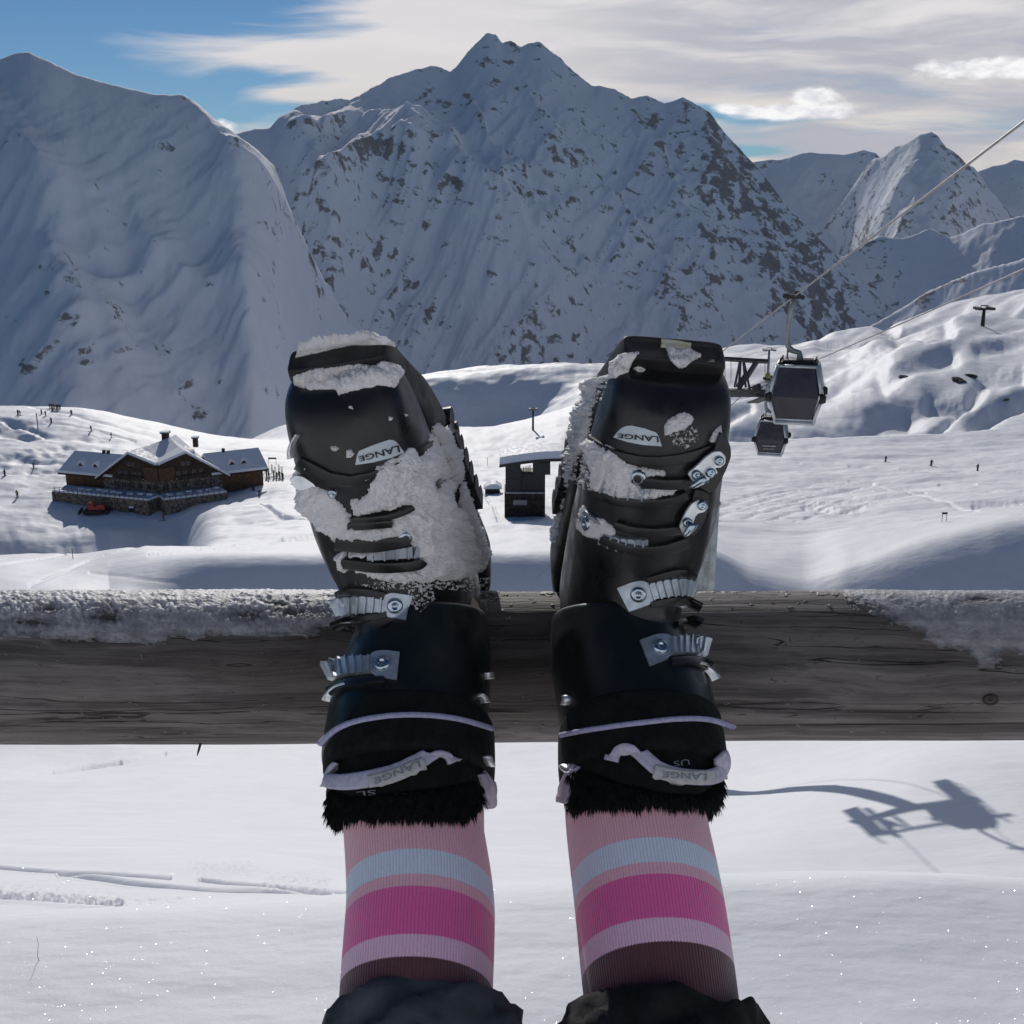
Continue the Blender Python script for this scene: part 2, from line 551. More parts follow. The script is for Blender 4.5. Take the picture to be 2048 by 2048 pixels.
def build_ground():
    s = np.concatenate([np.linspace(-1.5, -0.56, 60, endpoint=False), np.linspace(-0.56, 0.56, 1150), np.linspace(0.57, 1.5, 60)])
    yr = np.concatenate([np.geomspace(0.3, 5.5, 100, endpoint=False), np.geomspace(5.5, 22, 430, endpoint=False),
                         np.geomspace(22, 160, 300, endpoint=False), np.geomspace(160, 1000, 620, endpoint=False), np.geomspace(1000, 1500, 12)])
    zk = []
    for Y, spec in RINGS:
        if isinstance(spec, (int, float)):
            zk.append(np.full(s.shape, float(spec)))
        else:
            ss, zz = [], []
            for px, py in zip(XS, spec):
                d = pray(px, py)
                ss.append(d.x / d.y); zz.append(d.z / d.y * Y)
            o = np.argsort(ss)
            z = pchip(np.array(ss)[o], np.array(zz)[o], s)
            zk.append(z)
    zk = np.array(zk)                       # rings x cols
    yk = np.log(np.array([r[0] for r in RINGS]))
    # monotone cubic between the rows, all columns at once
    h = np.diff(yk)[:, None]; d = np.diff(zk, axis=0) / h
    mm = np.zeros_like(zk); mm[0], mm[-1] = d[0], d[-1]
    w1 = 2 * h[1:] + h[:-1]; w2 = h[1:] + 2 * h[:-1]
    same = d[:-1] * d[1:] > 0
    with np.errstate(divide='ignore', invalid='ignore'):
        hm = (w1 + w2) / (w1 / d[:-1] + w2 / d[1:])
    mm[1:-1] = np.where(same, hm, 0)
    ly = np.log(yr)
    k = np.clip(np.searchsorted(yk, ly) - 1, 0, len(yk) - 2)
    t = ((ly - yk[k]) / (yk[k + 1] - yk[k]))[:, None]; hh = (yk[k + 1] - yk[k])[:, None]
    Z = ((2 * t**3 - 3 * t**2 + 1) * zk[k] + (t**3 - 2 * t**2 + t) * hh * mm[k] + (-2 * t**3 + 3 * t**2) * zk[k + 1] + (t**3 - t**2) * hh * mm[k + 1])
    Y = np.repeat(yr[:, None], len(s), 1)
    X = s[None, :] * Y
    px, py = px_of(X, Y, Z)
    # drifts and rolls
    A = sstep(Y, 6, 12) * (1 - sstep(Y, 24, 60)) * 0.05 + sstep(Y, 20, 60) * 0.25 + sstep(Y, 160, 260) * 0.35
    Z += A * fbm(X * 0.09, Y * 0.05, 3, 0.5, 3)
    Z += 1.7 * sstep(Y, 178, 215) * (1 - sstep(Y, 390, 440)) * fbm(X / 60, Y / 24, 3, 0.5, 13)
    Z += 0.03 * sstep(Y, 1.5, 3) * fbm(X * 0.45, Y * 0.30, 3, 0.5, 8)
    # gullies and wind ribs of the hill on the right
    hill = sstep(px, 1330, 1560) * sstep(Y, 395, 450) * (1 - sstep(Y, 900, 1000))
    a = (X - 0.62 * Y)
    b = (X * 0.62 + Y)
    Z += hill * (10.0 * fbm(a / 62.0 + 0.25 * gn(X / 90, Y / 90, 5), b / 230.0, 3, 0.42, 21) + 2.4 * fbm(a / 19.0, b / 120.0, 2, 0.45, 31) * sstep(gn(X / 70, Y / 70, 44), -.2, .5))
    hill2 = sstep(px, 640, 800) * (1 - sstep(px, 1330, 1480)) * sstep(Y, 560, 640) * (1 - sstep(Y, 900, 1000))
    Z += hill2 * 5.0 * fbm(X / 60.0, Y / 42.0, 4, 0.5, 51)
    left = (1 - sstep(px, 120, 260)) * sstep(Y, 300, 340) * (1 - sstep(Y, 372, 400))
    Z -= left * 2.2 * sstep(fbm(X / 22, Y / 16, 4, .5, 61), -0.1, 0.5)
    # pistes: fine groomed / skied texture
    Z += sstep(Y, 170, 230) * (1 - sstep(Y, 380, 430)) * 0.22 * fbm(X / 7.0, Y / 2.6, 4, 0.55, 71)

    def carve(pts, w, depth, y0, y1, rough=0.0, berm=0.0):
        nonlocal Z
        j = (Y[:, 0] >= y0) & (Y[:, 0] <= y1)
        q = seg_dist(px[j], py[j], pts)
        if rough:
            q = q + rough * w * fbm(px[j] / (w * 2.2), py[j] / (w * 1.1), 3, .6, 90)
        Z[j] -= depth * np.exp(-(q / w) ** 2)
        if berm:
            Z[j] += berm * np.exp(-((q - 2.1 * w) / (w * 0.8)) ** 2)

    # ski grooves and churned snow on the near mound
    carve([(-60, 1728), (0, 1733), (110, 1742), (250, 1750), (340, 1755)], 2.4, 0.13, 9, 20, 0, .012)
    carve([(120, 1748), (250, 1764), (400, 1776), (560, 1782), (660, 1786)], 2.8, 0.15, 9, 20, 0, .015)
    carve([(400, 1758), (450, 1764), (540, 1771), (690, 1784)], 2.4, 0.13, 9, 20, 0, .015)
    carve([(-60, 1790), (60, 1796), (160, 1802), (240, 1810)], 5, 0.12, 8.7, 20, .0, .03)
    for zone in (([(390, 1735), (450, 1738), (500, 1735)], 16), ([(540, 1762), (600, 1758), (650, 1762)], 18), ([(0, 1780), (120, 1790), (230, 1802)], 16), ([(240, 1800), (360, 1800)], 10)):
        j = (Y[:, 0] >= 8.7) & (Y[:, 0] <= 20)
        q = seg_dist(px[j], py[j], zone[0])
        lump = np.clip(fbm(X[j] * 9.0, Y[j] * 4.5, 4, .65, 97), -1, 1)
        Z[j] += 0.055 * np.exp(-(q / zone[1]) ** 2) * lump
    # footprint line with a deeper stretch on the field behind
    carve([(-30, 1562), (50, 1552), (110, 1543), (200, 1532), (270, 1520), (330, 1509)], 2.4, 0.30, 60, 112, 0.3)
    carve([(110, 1541), (190, 1532), (240, 1524)], 2.8, 0.35, 60, 112, .2)
    # tracks across the pistes on the right
    for pts, w, dpt in (
        ([(1440, 1010), (1560, 985), (1700, 968), (1745, 962)], 3, .35), ([(1440, 1028), (1600, 1000), (1740, 968)], 3, .3),
        ([(1745, 963), (1820, 990), (1900, 1010), (1960, 1025)], 2, .3), ([(1700, 958), (1860, 980), (2048, 988)], 2.4, .35),
        ([(1610, 1013), (1680, 1022), (1720, 1018)], 6, 1.0), ([(1620, 1008), (1760, 1000), (1850, 988)], 2.4, .4),
        ([(1440, 1046), (1650, 1049), (1850, 1040), (2048, 1030)], 1.8, .22), ([(1950, 1012), (2060, 1004)], 5, .9),
        ([(1700, 930), (1900, 945), (2060, 950)], 2.2, .5), ([(1440, 922), (1600, 926)], 1.6, .3), ([(1880, 968), (1950, 972)], 2.5, .5),
        ([(950, 960), (985, 1015), (1000, 1045)], 2, .3), ([(560, 1080), (640, 1075), (780, 1078)], 3, .4),
        ([(300, 1108), (420, 1098), (560, 1080)], 3, .5), ([(60, 1170), (180, 1120), (330, 1075)], 2.6, .3), ([(0, 1130), (130, 1108)], 2, .25),
        ([(180, 1145), (300, 1160), (420, 1175)], 3, .1), ([(520, 1010), (560, 1032), (640, 1040)], 2.4, .8),
        ([(-10, 838), (30, 850), (60, 860), (90, 872)], 4, 1.1), ([(60, 812), (150, 830), (280, 866), (330, 880)], 2, .35),
        ([(90, 845), (180, 860), (270, 885)], 1.6, .3)):
        carve(pts, w, dpt, 120, 430, 0.35)
    # hollows of the hill on the right whose far walls stay in shade
    for pts, w, dpt in (([(1660, 752), (1700, 742), (1750, 744)], 15, 8), ([(1455, 886), (1590, 890), (1700, 862), (1770, 828), (1812, 818)], 17, 9), ([(1769, 770), (1836, 738), (1903, 719)], 8, 5),
                        ([(1840, 880), (1885, 850), (1923, 805)], 5, 3.6), ([(1953, 850), (2004, 812), (2060, 795)], 9, 6), ([(1865, 792), (1937, 795), (1970, 752), (2045, 738)], 8, 6),
                        ([(1450, 957), (1534, 950)], 8, 4), ([(1770, 645), (1800, 666), (1886, 660)], 9, 7), ([(1574, 912), (1610, 885), (1650, 868)], 4, 2), ([(1634, 908), (1690, 880), (1720, 862)], 4, 2.2),
                        ([(1700, 912), (1760, 888), (1810, 866)], 4, 2.2), ([(1750, 918), (1830, 890)], 4, 1.8), ([(1960, 700), (2060, 668)], 7, 4), ([(1440, 800), (1520, 770), (1600, 735)], 6, 3.5), ([(1420, 850), (1500, 815)], 5, 3),
                        ([(1640, 690), (1720, 700), (1790, 690)], 5, 3), ([(1850, 690), (1900, 680)], 5, 3)):
        carve(pts, w * 1.9, dpt * 0.72, 395, 980, 0.22)
    # hollow added below the chalet so that its far wall makes the shaded patch
    carve([(-60, 1090), (100, 1090), (220, 1092), (300, 1080), (360, 1062)], 34, 7.5, 195, 300, 0.12)
    for i in range(26):
        x0 = 1440 + (i * 37) % 200
        y0 = 975 + (i * 29) % 60
        carve([(x0, y0 + 10), (x0 + 70, y0 - 4), (x0 + 150, y0 - 12 - (i % 5) * 3)], 1.6, 0.16, 180, 300, 0.6)
    GRID['s'], GRID['y'], GRID['z'] = s, yr, Z
    V = np.stack([X, Y, Z], -1)
    o = grid_mesh('ground', V, M_GROUND)
    tag(o, kind='structure')
    # unseen slope behind the viewpoint, steepened to bounce sunlight onto legs and boots
    g = []
    for yy in np.linspace(0.35, -60, 60):
        g.append([(xx, yy, -1.06 + min(0.35 - yy, 10) * 0.78 + max(0, -9.65 - yy) * 0.3 + 0.02 * math.sin(xx * 3 + yy)) for xx in np.linspace(-90, 90, 60)])
    V2 = np.array(g)
    # join its first row to the sheet's narrow near edge with a wide apron
    o2 = grid_mesh('bounce_hillside', V2[:, ::-1], M_GROUND)
    tag(o2, kind='structure')
    return o


ground = build_ground()


# ------------------------------------------------------------------ mountains, one sheet
# (distance, [skyline as seen (x, y)], front slope, cap width m, cap slope, rib size)
MASSES = [
 (2450, [(-900, 330), (-500, 150), (-200, 170), (-60, 135), (0, 118), (35, 106), (60, 107), (100, 124), (150, 150), (215, 168), (300, 186), (365, 188), (395, 205), (430, 238), (470, 268), (520, 306), (552, 336), (575, 400), (610, 480), (650, 560), (700, 640), (760, 720), (900, 880)], .84, 8, .4, 48, 0.0),
 (5200, [(0, 700), (200, 480), (330, 340), (420, 285), (470, 268), (510, 262), (540, 258), (560, 240), (575, 232), (600, 215), (640, 203), (680, 199), (700, 203), (740, 180), (790, 152), (830, 140), (872, 134), (900, 144), (915, 132), (935, 106), (958, 84), (975, 69), (992, 74), (1005, 92), (1020, 88), (1042, 101), (1058, 92), (1080, 90), (1098, 104), (1125, 122), (1150, 148), (1185, 176), (1230, 180), (1262, 194), (1295, 187), (1330, 203), (1365, 192), (1390, 205), (1420, 222), (1440, 250), (1465, 280), (1500, 318), (1530, 352), (1580, 420), (1640, 480), (1720, 560), (1800, 640), (1900, 760), (2048, 880)], .78, 14, .45, 120, 0.26),
 (8200, [(1100, 420), (1400, 340), (1480, 328), (1510, 319), (1560, 318), (1600, 306), (1620, 302), (1650, 306), (1685, 308), (1728, 299), (1750, 305), (1762, 318), (1800, 318), (1950, 345), (1985, 330), (2010, 328), (2030, 318), (2048, 322), (2100, 316), (2300, 330), (2700, 250), (3000, 400)], .74, 12, .3, 190, 0.20),
 (7400, [(1640, 470), (1735, 330), (1750, 318), (1765, 314), (1790, 292), (1815, 286), (1838, 270), (1862, 266), (1876, 274), (1892, 296), (1910, 306), (1932, 328), (1948, 334), (1975, 372), (2048, 460), (2300, 700)], .74, 30, .2, 170, 0.26),
 (5600, [(1500, 700), (1600, 570), (1660, 520), (1700, 505), (1760, 470), (1800, 478), (1860, 458), (1900, 476), (1960, 448), (2048, 430), (2300, 380), (2900, 300)], .80, 12, .4, 120, 0.22),
 (2600, [(1500, 800), (1640, 720), (1760, 650), (1850, 590), (1950, 545), (2048, 520), (2200, 470), (2900, 300)], .74, 10, .4, 55, 0.35),
]
BEND = {0: ([-900, 0, 300, 552, 700, 800], [2050, 2350, 2450, 2680, 3050, 3300]),
        1: ([200, 420, 540, 700, 870, 980, 1400, 1900], [3500, 3750, 3950, 4350, 4850, 5200, 5200, 4900])}
# convex breaks in the faces: (mass, line as seen, rise, level part behind, fall in front)
SHELVES = [
 (0, [(-200, 110), (0, 218), (60, 268), (110, 322), (150, 366), (200, 440), (260, 520)], 46, 110, 160),
 (0, [(250, 420), (403, 519), (470, 575), (520, 640), (572, 700)], 34, 110, 200),
 (0, [(60, 480), (160, 560), (260, 660), (330, 760)], 26, 90, 160),
 (1, [(540, 262), (600, 252), (700, 240), (760, 238), (840, 254), (890, 282), (930, 320)], 42, 150, 240),
 (1, [(560, 392), (640, 352), (690, 332), (740, 312), (790, 303), (860, 308), (920, 324), (985, 358), (1050, 420), (1130, 520)], 70, 260, 260),
 (1, [(820, 490), (866, 457), (905, 436), (950, 428), (1000, 440), (1060, 490), (1140, 570), (1220, 660)], 46, 110, 220),
 (1, [(900, 130), (1000, 300), (1080, 430), (1200, 590), (1320, 700)], 34, 70, 170),
 (1, [(1030, 150), (1150, 300), (1280, 480), (1420, 660)], 60, 90, 200),
 (1, [(1240, 200), (1330, 330), (1440, 500), (1560, 660)], 60, 90, 200),
 (1, [(1380, 215), (1450, 330), (1540, 470), (1660, 620)], 70, 90, 200),
 (1, [(620, 560), (720, 600), (830, 680), (900, 760)], 36, 100, 220),
]


RM = (0.62, 0.68, 1.0, 1.0, .8, .8)


def build_mountains():
    s = np.concatenate([np.linspace(-1.3, -0.50, 90, endpoint=False), np.linspace(-0.50, 0.50, 1050), np.linspace(0.502, 1.3, 90)])
    yr = np.concatenate([np.linspace(1400, 5400, 760, endpoint=False), np.linspace(5400, 8400, 300, endpoint=False), np.linspace(8400, 14000, 25)])
    Y = np.repeat(yr[:, None], len(s), 1)
    X = s[None, :] * Y
    px_s = 1024 + F * s * 1.02
    H = -620 - 0.02 * (Y - 1400)
    RK = np.full(Y.shape, -1.0)
    for i, (D, sky, kf, cap, kc, rib, rk) in enumerate(MASSES):
        ss, zz = [], []
        for px, py in sky:
            d = pray(px, py)
            ss.append(d.x / d.y); zz.append(d.z / d.y)
        ss = np.array(ss); zz = np.array(zz)
        if i in BEND:
            D = np.interp(px_s, *BEND[i])
            for _ in range(1500):
                D[1:-1] = (D[:-2] + D[1:-1] * 2 + D[2:]) / 4
        m = np.interp(s, ss, zz, left=-0.6, right=-0.6)
        # natural ragged crest
        jag = fbm(s * 130, s * 0 + i * 7.7, 5, 0.62, i) * (0.0012 if rk > 0.2 else 0.0004)
        zr = ((m + jag) * D)[None, :]
        wob = 1 + 0.05 * gn(s * 7, s * 0 + i * 3.3, i)[None, :]
        u = np.asarray(D) * wob - Y
        u0 = u
        u = np.clip(u, 0, None)
        fade = 1 - np.exp(-u / (rib * 2.2))
        r1 = fbm(X / (rib * 3.4) + 0.18 * u / rib, (u0 / (rib * 11)), 4, 0.55, 10 + i, ridged=True)
        r2 = fbm(X / (rib * 1.0) + 0.10 * u / rib, u0 / (rib * 2.0), 5, 0.58, 40 + i)
        capw = cap * (1 + 0.7 * gn(s * 40, s * 0 + 5, 3 + i))[None, :]
        if i == 0:
            kc = .4
            wide = sstep(px_s, 380, 500) * (1 - sstep(px_s, 540, 600))
            capw = capw + 150 * wide[None, :]
            kc = (.4 - .27 * wide)[None, :]
        drop = np.where(u < capw, u * kc, capw * kc + (u - capw) * kf)
        zs = zr[0].copy()
        for _ in range(160):
            zs[1:-1] = (zs[:-2] + zs[1:-1] * 2 + zs[2:]) / 4
        zb = zs.copy()
        for _ in range(900):
            zb[1:-1] = (zb[:-2] + zb[1:-1] * 2 + zb[2:]) / 4
        ze = zr + (zs - zr[0])[None, :] * (1 - np.exp(-u / 60)) + (zb - zs)[None, :] * (1 - np.exp(-u / 450))
        h = ze - drop + fade * rib * RM[i] * (0.75 * (r1 - 0.35) + 0.32 * r2) + (1 - np.exp(-u / 500)) * 110 * fbm(X / 900 + i, Y / 800, 2, .4, 60 + i)
        for mi, line, A, Wb, Wf in SHELVES:
            if mi != i: continue
            L = [pray(a, b) for a, b in line]
            ls = np.array([d.x / d.y for d in L]); lm = np.array([d.z / d.y for d in L])
            mc = np.interp(s, ls, lm)
            tt = (s - ls[0]) / (ls[-1] - ls[0])
            A = (0.69 if i else 0.5) * Wb
            Wf = 2.4 * A
            env = sstep(tt, 0, .2) * (1 - sstep(tt, .7, 1.0)) * (0.75 + 0.5 * gn(s * 30, s * 0 + Wf, mi))
            Ds = np.asarray(D) * wob[0]
            Yc = (zr[0] - kf * Ds + A * env) / (mc - kf)
            Yc = np.minimum(Yc, Ds - 10)[None, :] + 26 * fbm(X / 160, Y / 160, 3, .5, int(Wf))
            dY = Y - Yc
            h = h + A * env[None, :] * np.where(dY > 0, np.clip(1 - dY / Wb, 0, 1), np.exp(np.minimum(dY, 0) / Wf)) * sstep(u, 0, 60)
        back = np.clip(-u0, 0, None)
        h = np.where(u0 < 0, zr - back * 0.75, h)
        w = h > H
        KS = 130.0
        H = np.where(w, h, H) + np.clip(KS - np.abs(h - H), 0, None) ** 2 / (4 * KS) * (0.25 + 0.75 * sstep(u, 30, 160))
        RK = np.where(w, rk, RK)
    H += 2.4 * fbm(X / 40, Y / 40, 4, .6, 77) + 16 * fbm(X / 330, Y / 240, 3, .5, 78) 
    def blur(a, n):
        for _ in range(n):
            a = (a + np.roll(a, 1, 0) + np.roll(a, -1, 0) + np.roll(a, 1, 1) + np.roll(a, -1, 1)) / 5
        return a
    conv = np.clip((H - blur(H, 14)) / 2.2, -1, 1.2)
    RK = RK + 0.16 * conv
    o = grid_mesh('mountains', np.stack([X, Y, H], -1), M_MOUNT)
    at = o.data.attributes.new('rock', 'FLOAT', 'POINT')
    # rockier where spurs stand out
    cur = fbm(X / 260, Y / 260, 3, .5, 5) * 0.35
    cur = cur + 0.36 * np.exp(-((px_of(X, Y, H)[0] - 1560 - (px_of(X, Y, H)[1] - 480) * .55) / 130) ** 2) * (Y > 3300) * (Y < 6000)
    at.data.foreach_set('value', (RK + cur).astype(np.float32).ravel())
    tag(o, kind='structure')


build_mountains()


# ------------------------------------------------------------------ boots, socks, trousers
S = 1.25


def place(o, parent):
    o.data.transform(Matrix.Translation(-parent.location))
    o.parent = parent
    return o


def catmull(rows, k):
    rows = np.array(rows, float)
    out = []
    n = len(rows)
    for i in range(n - 1):
        p0, p1, p2, p3 = rows[max(i - 1, 0)], rows[i], rows[i + 1], rows[min(i + 2, n - 1)]
        for j in range(k):
            t = j / k
            out.append(0.5 * ((2 * p1) + (-p0 + p2) * t + (2 * p0 - 5 * p1 + 4 * p2 - p3) * t**2 + (-p0 + 3 * p1 - 3 * p2 + p3) * t**3))
    out.append(rows[-1])
    return np.array(out)


def loft(name, rings, M, m, parent, k=5, nseg=56, cap0=True, cap1=True, fn=None, raw=False):
    """rings: (Ay, Az, By, Bz, halfwidth, exponent, xshift); A front line, B back line"""
    rr = catmull(rings, k)
    vs = []
    for (ay, az, by, bz, w, e, cx) in rr:
        for i in range(nseg):
            a = 2 * math.pi * i / nseg
            c, s = math.cos(a), math.sin(a)
            cc = math.copysign(abs(c) ** (2 / e), c); ss = math.copysign(abs(s) ** (2 / e), s)
            f = (1 + cc) / 2
            p = Vector((cx + w * ss, by + (ay - by) * f, bz + (az - bz) * f))
            if fn:
                p = fn(p, a)
            vs.append(M @ p)
    nr = len(rr)
    fs = []
    for i in range(nr - 1):
        for j in range(nseg):
            j2 = (j + 1) % nseg
            fs.append((i * nseg + j, (i + 1) * nseg + j, (i + 1) * nseg + j2, i * nseg + j2))
    if cap0: fs.append(tuple(range(nseg)))
    if cap1: fs.append(tuple((nr - 1) * nseg + j for j in range(nseg - 1, -1, -1)))
    b = MB(); b.add(vs, fs)
    o = b.build(name, m, None, smooth=True)
    bm = bmesh.new(); bm.from_mesh(o.data); bmesh.ops.recalc_face_normals(bm, faces=bm.faces); bm.to_mesh(o.data); bm.free()
    if parent: place(o, parent)
    return o


def bvh_of(objs):
    vs, fs = [], []
    for o in objs:
        off = o.parent.location if o.parent else Vector()
        b = len(vs)
        vs += [v.co + off for v in o.data.vertices]
        fs += [tuple(b + i for i in p.vertices) for p in o.data.polygons]
    return BVHTree.FromPolygons(vs, fs)


def hit(bvh, px, py):
    d = pray(px, py).normalized()
    loc, nor, _, dist = bvh.ray_cast(Vector((0, 0, 0)), d)
    if loc is None:
        return None
    if nor.dot(d) > 0:
        nor = -nor
    return loc, nor


def resample(pts, step):
    pts = [np.array(p, float) for p in pts]
    L = [0]
    for a, b in zip(pts[:-1], pts[1:]):
        L.append(L[-1] + np.linalg.norm((b - a)[:2]))
    n = max(2, int(L[-1] / step) + 1)
    t = np.linspace(0, L[-1], n)
    P = np.array(pts)
    return np.stack([np.interp(t, L, P[:, i]) for i in range(P.shape[1])], 1), t, L[-1]


def smooth_path(pts, it=2):
    """chaikin"""
    pts = [np.array(p, float) for p in pts]
    for _ in range(it):
        q = [pts[0]]
        for a, b in zip(pts[:-1], pts[1:]):
            q += [a * .75 + b * .25, a * .25 + b * .75]
        q.append(pts[-1])
        pts = q
    return pts


def strip(bvh, pts, width, thick, lift=0.0005, across=6, step=3.0, prof=None, smooth=1, mb=None, edge=0.25, sink=0.003):
    """band wrapped on the surface along a path; pts (x, y[, width])"""
    pts = [(p[0], p[1], p[2] if len(p) > 2 else width) for p in pts]
    if smooth:
        pts = smooth_path(pts, smooth)
    P, t, L = resample(pts, step)
    n = len(P)
    G = np.zeros((n, across + 1, 3)); N = np.zeros((n, across + 1, 3)); ok = np.zeros((n, across + 1), bool)
    for i in range(n):
        d = P[min(i + 1, n - 1), :2] - P[max(i - 1, 0), :2]
        d = d / (np.linalg.norm(d) + 1e-9)
        q = np.array([-d[1], d[0]])
        for j in range(across + 1):
            u = (j / across - .5) * P[i, 2]
            h = hit(bvh, P[i, 0] + q[0] * u, P[i, 1] + q[1] * u)
            if h:
                G[i, j], N[i, j], ok[i, j] = h[0], h[1], True
                if np.linalg.norm(np.array(h[0])) > 2.0: ok[i, j] = False
    if ok.sum() < 4:
        return None
    # fill misses from the nearest hit, carried on at the same depth
    good = np.argwhere(ok)
    for i in range(n):
        for j in range(across + 1):
            if not ok[i, j]:
                k = good[np.argmin(np.abs(good[:, 0] - i) * 2 + np.abs(good[:, 1] - j))]
                g = Vector(G[k[0], k[1]])
                d = P[min(i + 1, n - 1), :2] - P[max(i - 1, 0), :2]; d = d / (np.linalg.norm(d) + 1e-9)
                q = np.array([-d[1], d[0]]); u = (j / across - .5) * P[i, 2]
                r = pray(P[i, 0] + q[0] * u, P[i, 1] + q[1] * u).normalized()
                G[i, j] = r * g.length
                N[i, j] = N[k[0], k[1]]
    # remove steps
    for _ in range(2):
        Gs = G.copy()
        Gs[1:-1] = (G[:-2] + 2 * G[1:-1] + G[2:]) / 4
        G = Gs
        Ns = N.copy(); Ns[1:-1] = N[:-2] + N[1:-1] + N[2:]; Ns[:, 1:-1] = Ns[:, :-2] + Ns[:, 1:-1] + Ns[:, 2:]
        N = Ns / (np.linalg.norm(Ns, axis=2, keepdims=True) + 1e-9)
    top = np.zeros_like(G)
    for i in range(n):
        pr = prof(t[i], L) if prof else 1.0
        for j in range(across + 1):
            e = 1 - edge * abs(j / across * 2 - 1) ** 4
            top[i, j] = G[i, j] + N[i, j] * (lift + thick * pr * e)
    bot = G - N * sink
    w = across + 1
    vs = [tuple(v) for v in top.reshape(-1, 3)] + [tuple(v) for v in bot.reshape(-1, 3)]
    o = n * w
    fs = []
    for i in range(n - 1):
        for j in range(across):
            a = i * w + j
            fs.append((a, a + 1, a + w + 1, a + w))
            fs.append((o + a, o + a + w, o + a + w + 1, o + a + 1))
        a = i * w
        fs.append((a, a + w, o + a + w, o + a))
        a = i * w + across
        fs.append((a, o + a, o + a + w, a + w))
    for j in range(across):
        fs.append((j, o + j, o + j + 1, j + 1))
        a = (n - 1) * w + j
        fs.append((a, a + 1, o + a + 1, o + a))
    mb = mb or MB()
    mb.add(vs, fs)
    return mb


def build_fix(mb, name, m, parent, smooth=True, angle=None):
    o = mb.build(name, m, None, smooth=smooth)
    bm = bmesh.new(); bm.from_mesh(o.data); bmesh.ops.recalc_face_normals(bm, faces=bm.faces)
    if angle is not None:
        for e in bm.edges:
            if len(e.link_faces) == 2 and e.calc_face_angle(0) > angle:
                e.smooth = False
    bm.to_mesh(o.data); bm.free()
    return place(o, parent)


def poly_sd(poly, x, y):
    """signed distance in px, positive inside"""
    d = seg_dist(x, y, list(poly) + [poly[0]])
    ins = np.zeros(x.shape, bool)
    n = len(poly)
    for i in range(n):
        (x1, y1), (x2, y2) = poly[i], poly[(i + 1) % n]
        c = ((y1 > y) != (y2 > y)) & (x < (x2 - x1) * (y - y1) / (y2 - y1 + 1e-12) + x1)
        ins ^= c
    return np.where(ins, d, -d)


def snow_patch(bvh, polys, name, parent, m, thick=0.006, step=2.0, rough=6.0, seed=0, holes=(), edge=10.0, lump=0.5, sparse=0.0, grain=0.0021):
    """clinging snow: real thickness over the hit surface, ragged rim, lumpy top"""
    if len(polys) > 1:
        for q_, poly in enumerate(polys):
            snow_patch(bvh, [poly], name, parent, m, thick, step, rough, seed + q_ * 3, holes, edge, lump, sparse, grain)
        return
    mb = MB()
    for poly in polys:
        xs = [p[0] for p in poly]; ys = [p[1] for p in poly]
        gx = np.arange(min(xs) - 12, max(xs) + 12, step); gy = np.arange(min(ys) - 12, max(ys) + 12, step)
        XX, YY = np.meshgrid(gx, gy)
        sd = poly_sd(poly, XX, YY)
        for hl in holes:
            sd = np.minimum(sd, -poly_sd(hl, XX, YY) + 0)
        sd = sd + rough * fbm(XX / 22, YY / 22, 3, .6, seed) + 0.55 * rough * fbm(XX / 6.0, YY / 6.0, 3, .6, seed + 5)
        if sparse:
            sd = np.minimum(sd, sparse * 14 * (fbm(XX / 9, YY / 7, 4, .8, seed + 9) - 0.02))
        nr, nc = XX.shape
        G = np.zeros((nr, nc, 3)); N = np.zeros((nr, nc, 3)); ok = np.zeros((nr, nc), bool)
        for i in range(nr):
            for j in range(nc):
                if sd[i, j] > -2.5 * step:
                    h = hit(bvh, XX[i, j], YY[i, j])
                    if h:
                        G[i, j], N[i, j], ok[i, j] = h[0], h[1], True
        # even the direction field
        for _ in range(3):
            W = ok[..., None].astype(float); NN = N * W
            A = NN.copy()
            A[1:] += NN[:-1]; A[:-1] += NN[1:]; A[:, 1:] += NN[:, :-1]; A[:, :-1] += NN[:, 1:]
            N = A / (np.linalg.norm(A, axis=2, keepdims=True) + 1e-9)
        lum = fbm(XX / 30, YY / 30, 3, .5, seed + 20) * lump + fbm(XX / 9, YY / 9, 3, .6, seed + 25) * lump * 0.55
        e = np.clip(sd / edge, 0, 1) ** 0.5
        th = thick * e * np.clip(0.75 + lum, 0.12, 2) + grain * (fbm(XX / 2.6, YY / 2.6, 3, .7, seed + 31)) * (sd > 0)
        th = np.where(sd <= 0, -0.0015, th)
        T = G + N * th[..., None]
        idx = np.full((nr, nc), -1)
        vs, fs = [], []
        keep = ok & (sd > -1.6 * step)
        for i in range(nr - 1):
            for j in range(nc - 1):
                q = ((i, j), (i, j + 1), (i + 1, j + 1), (i + 1, j))
                if all(keep[a] for a in q) and max(sd[a] for a in q) > 0:
                    ds = [np.linalg.norm(G[a]) for a in q]
                    if max(ds) - min(ds) > 0.02:
                        continue
                    f = []
                    for a in q:
                        if idx[a] < 0:
                            idx[a] = len(vs); vs.append(tuple(T[a]))
                        f.append(idx[a])
                    fs.append(tuple(f[::-1]))
        mb.add(vs, fs)
    if not mb.f:
        return None
    o = mb.build(name, m, None, smooth=True)
    place(o, parent)
    return o


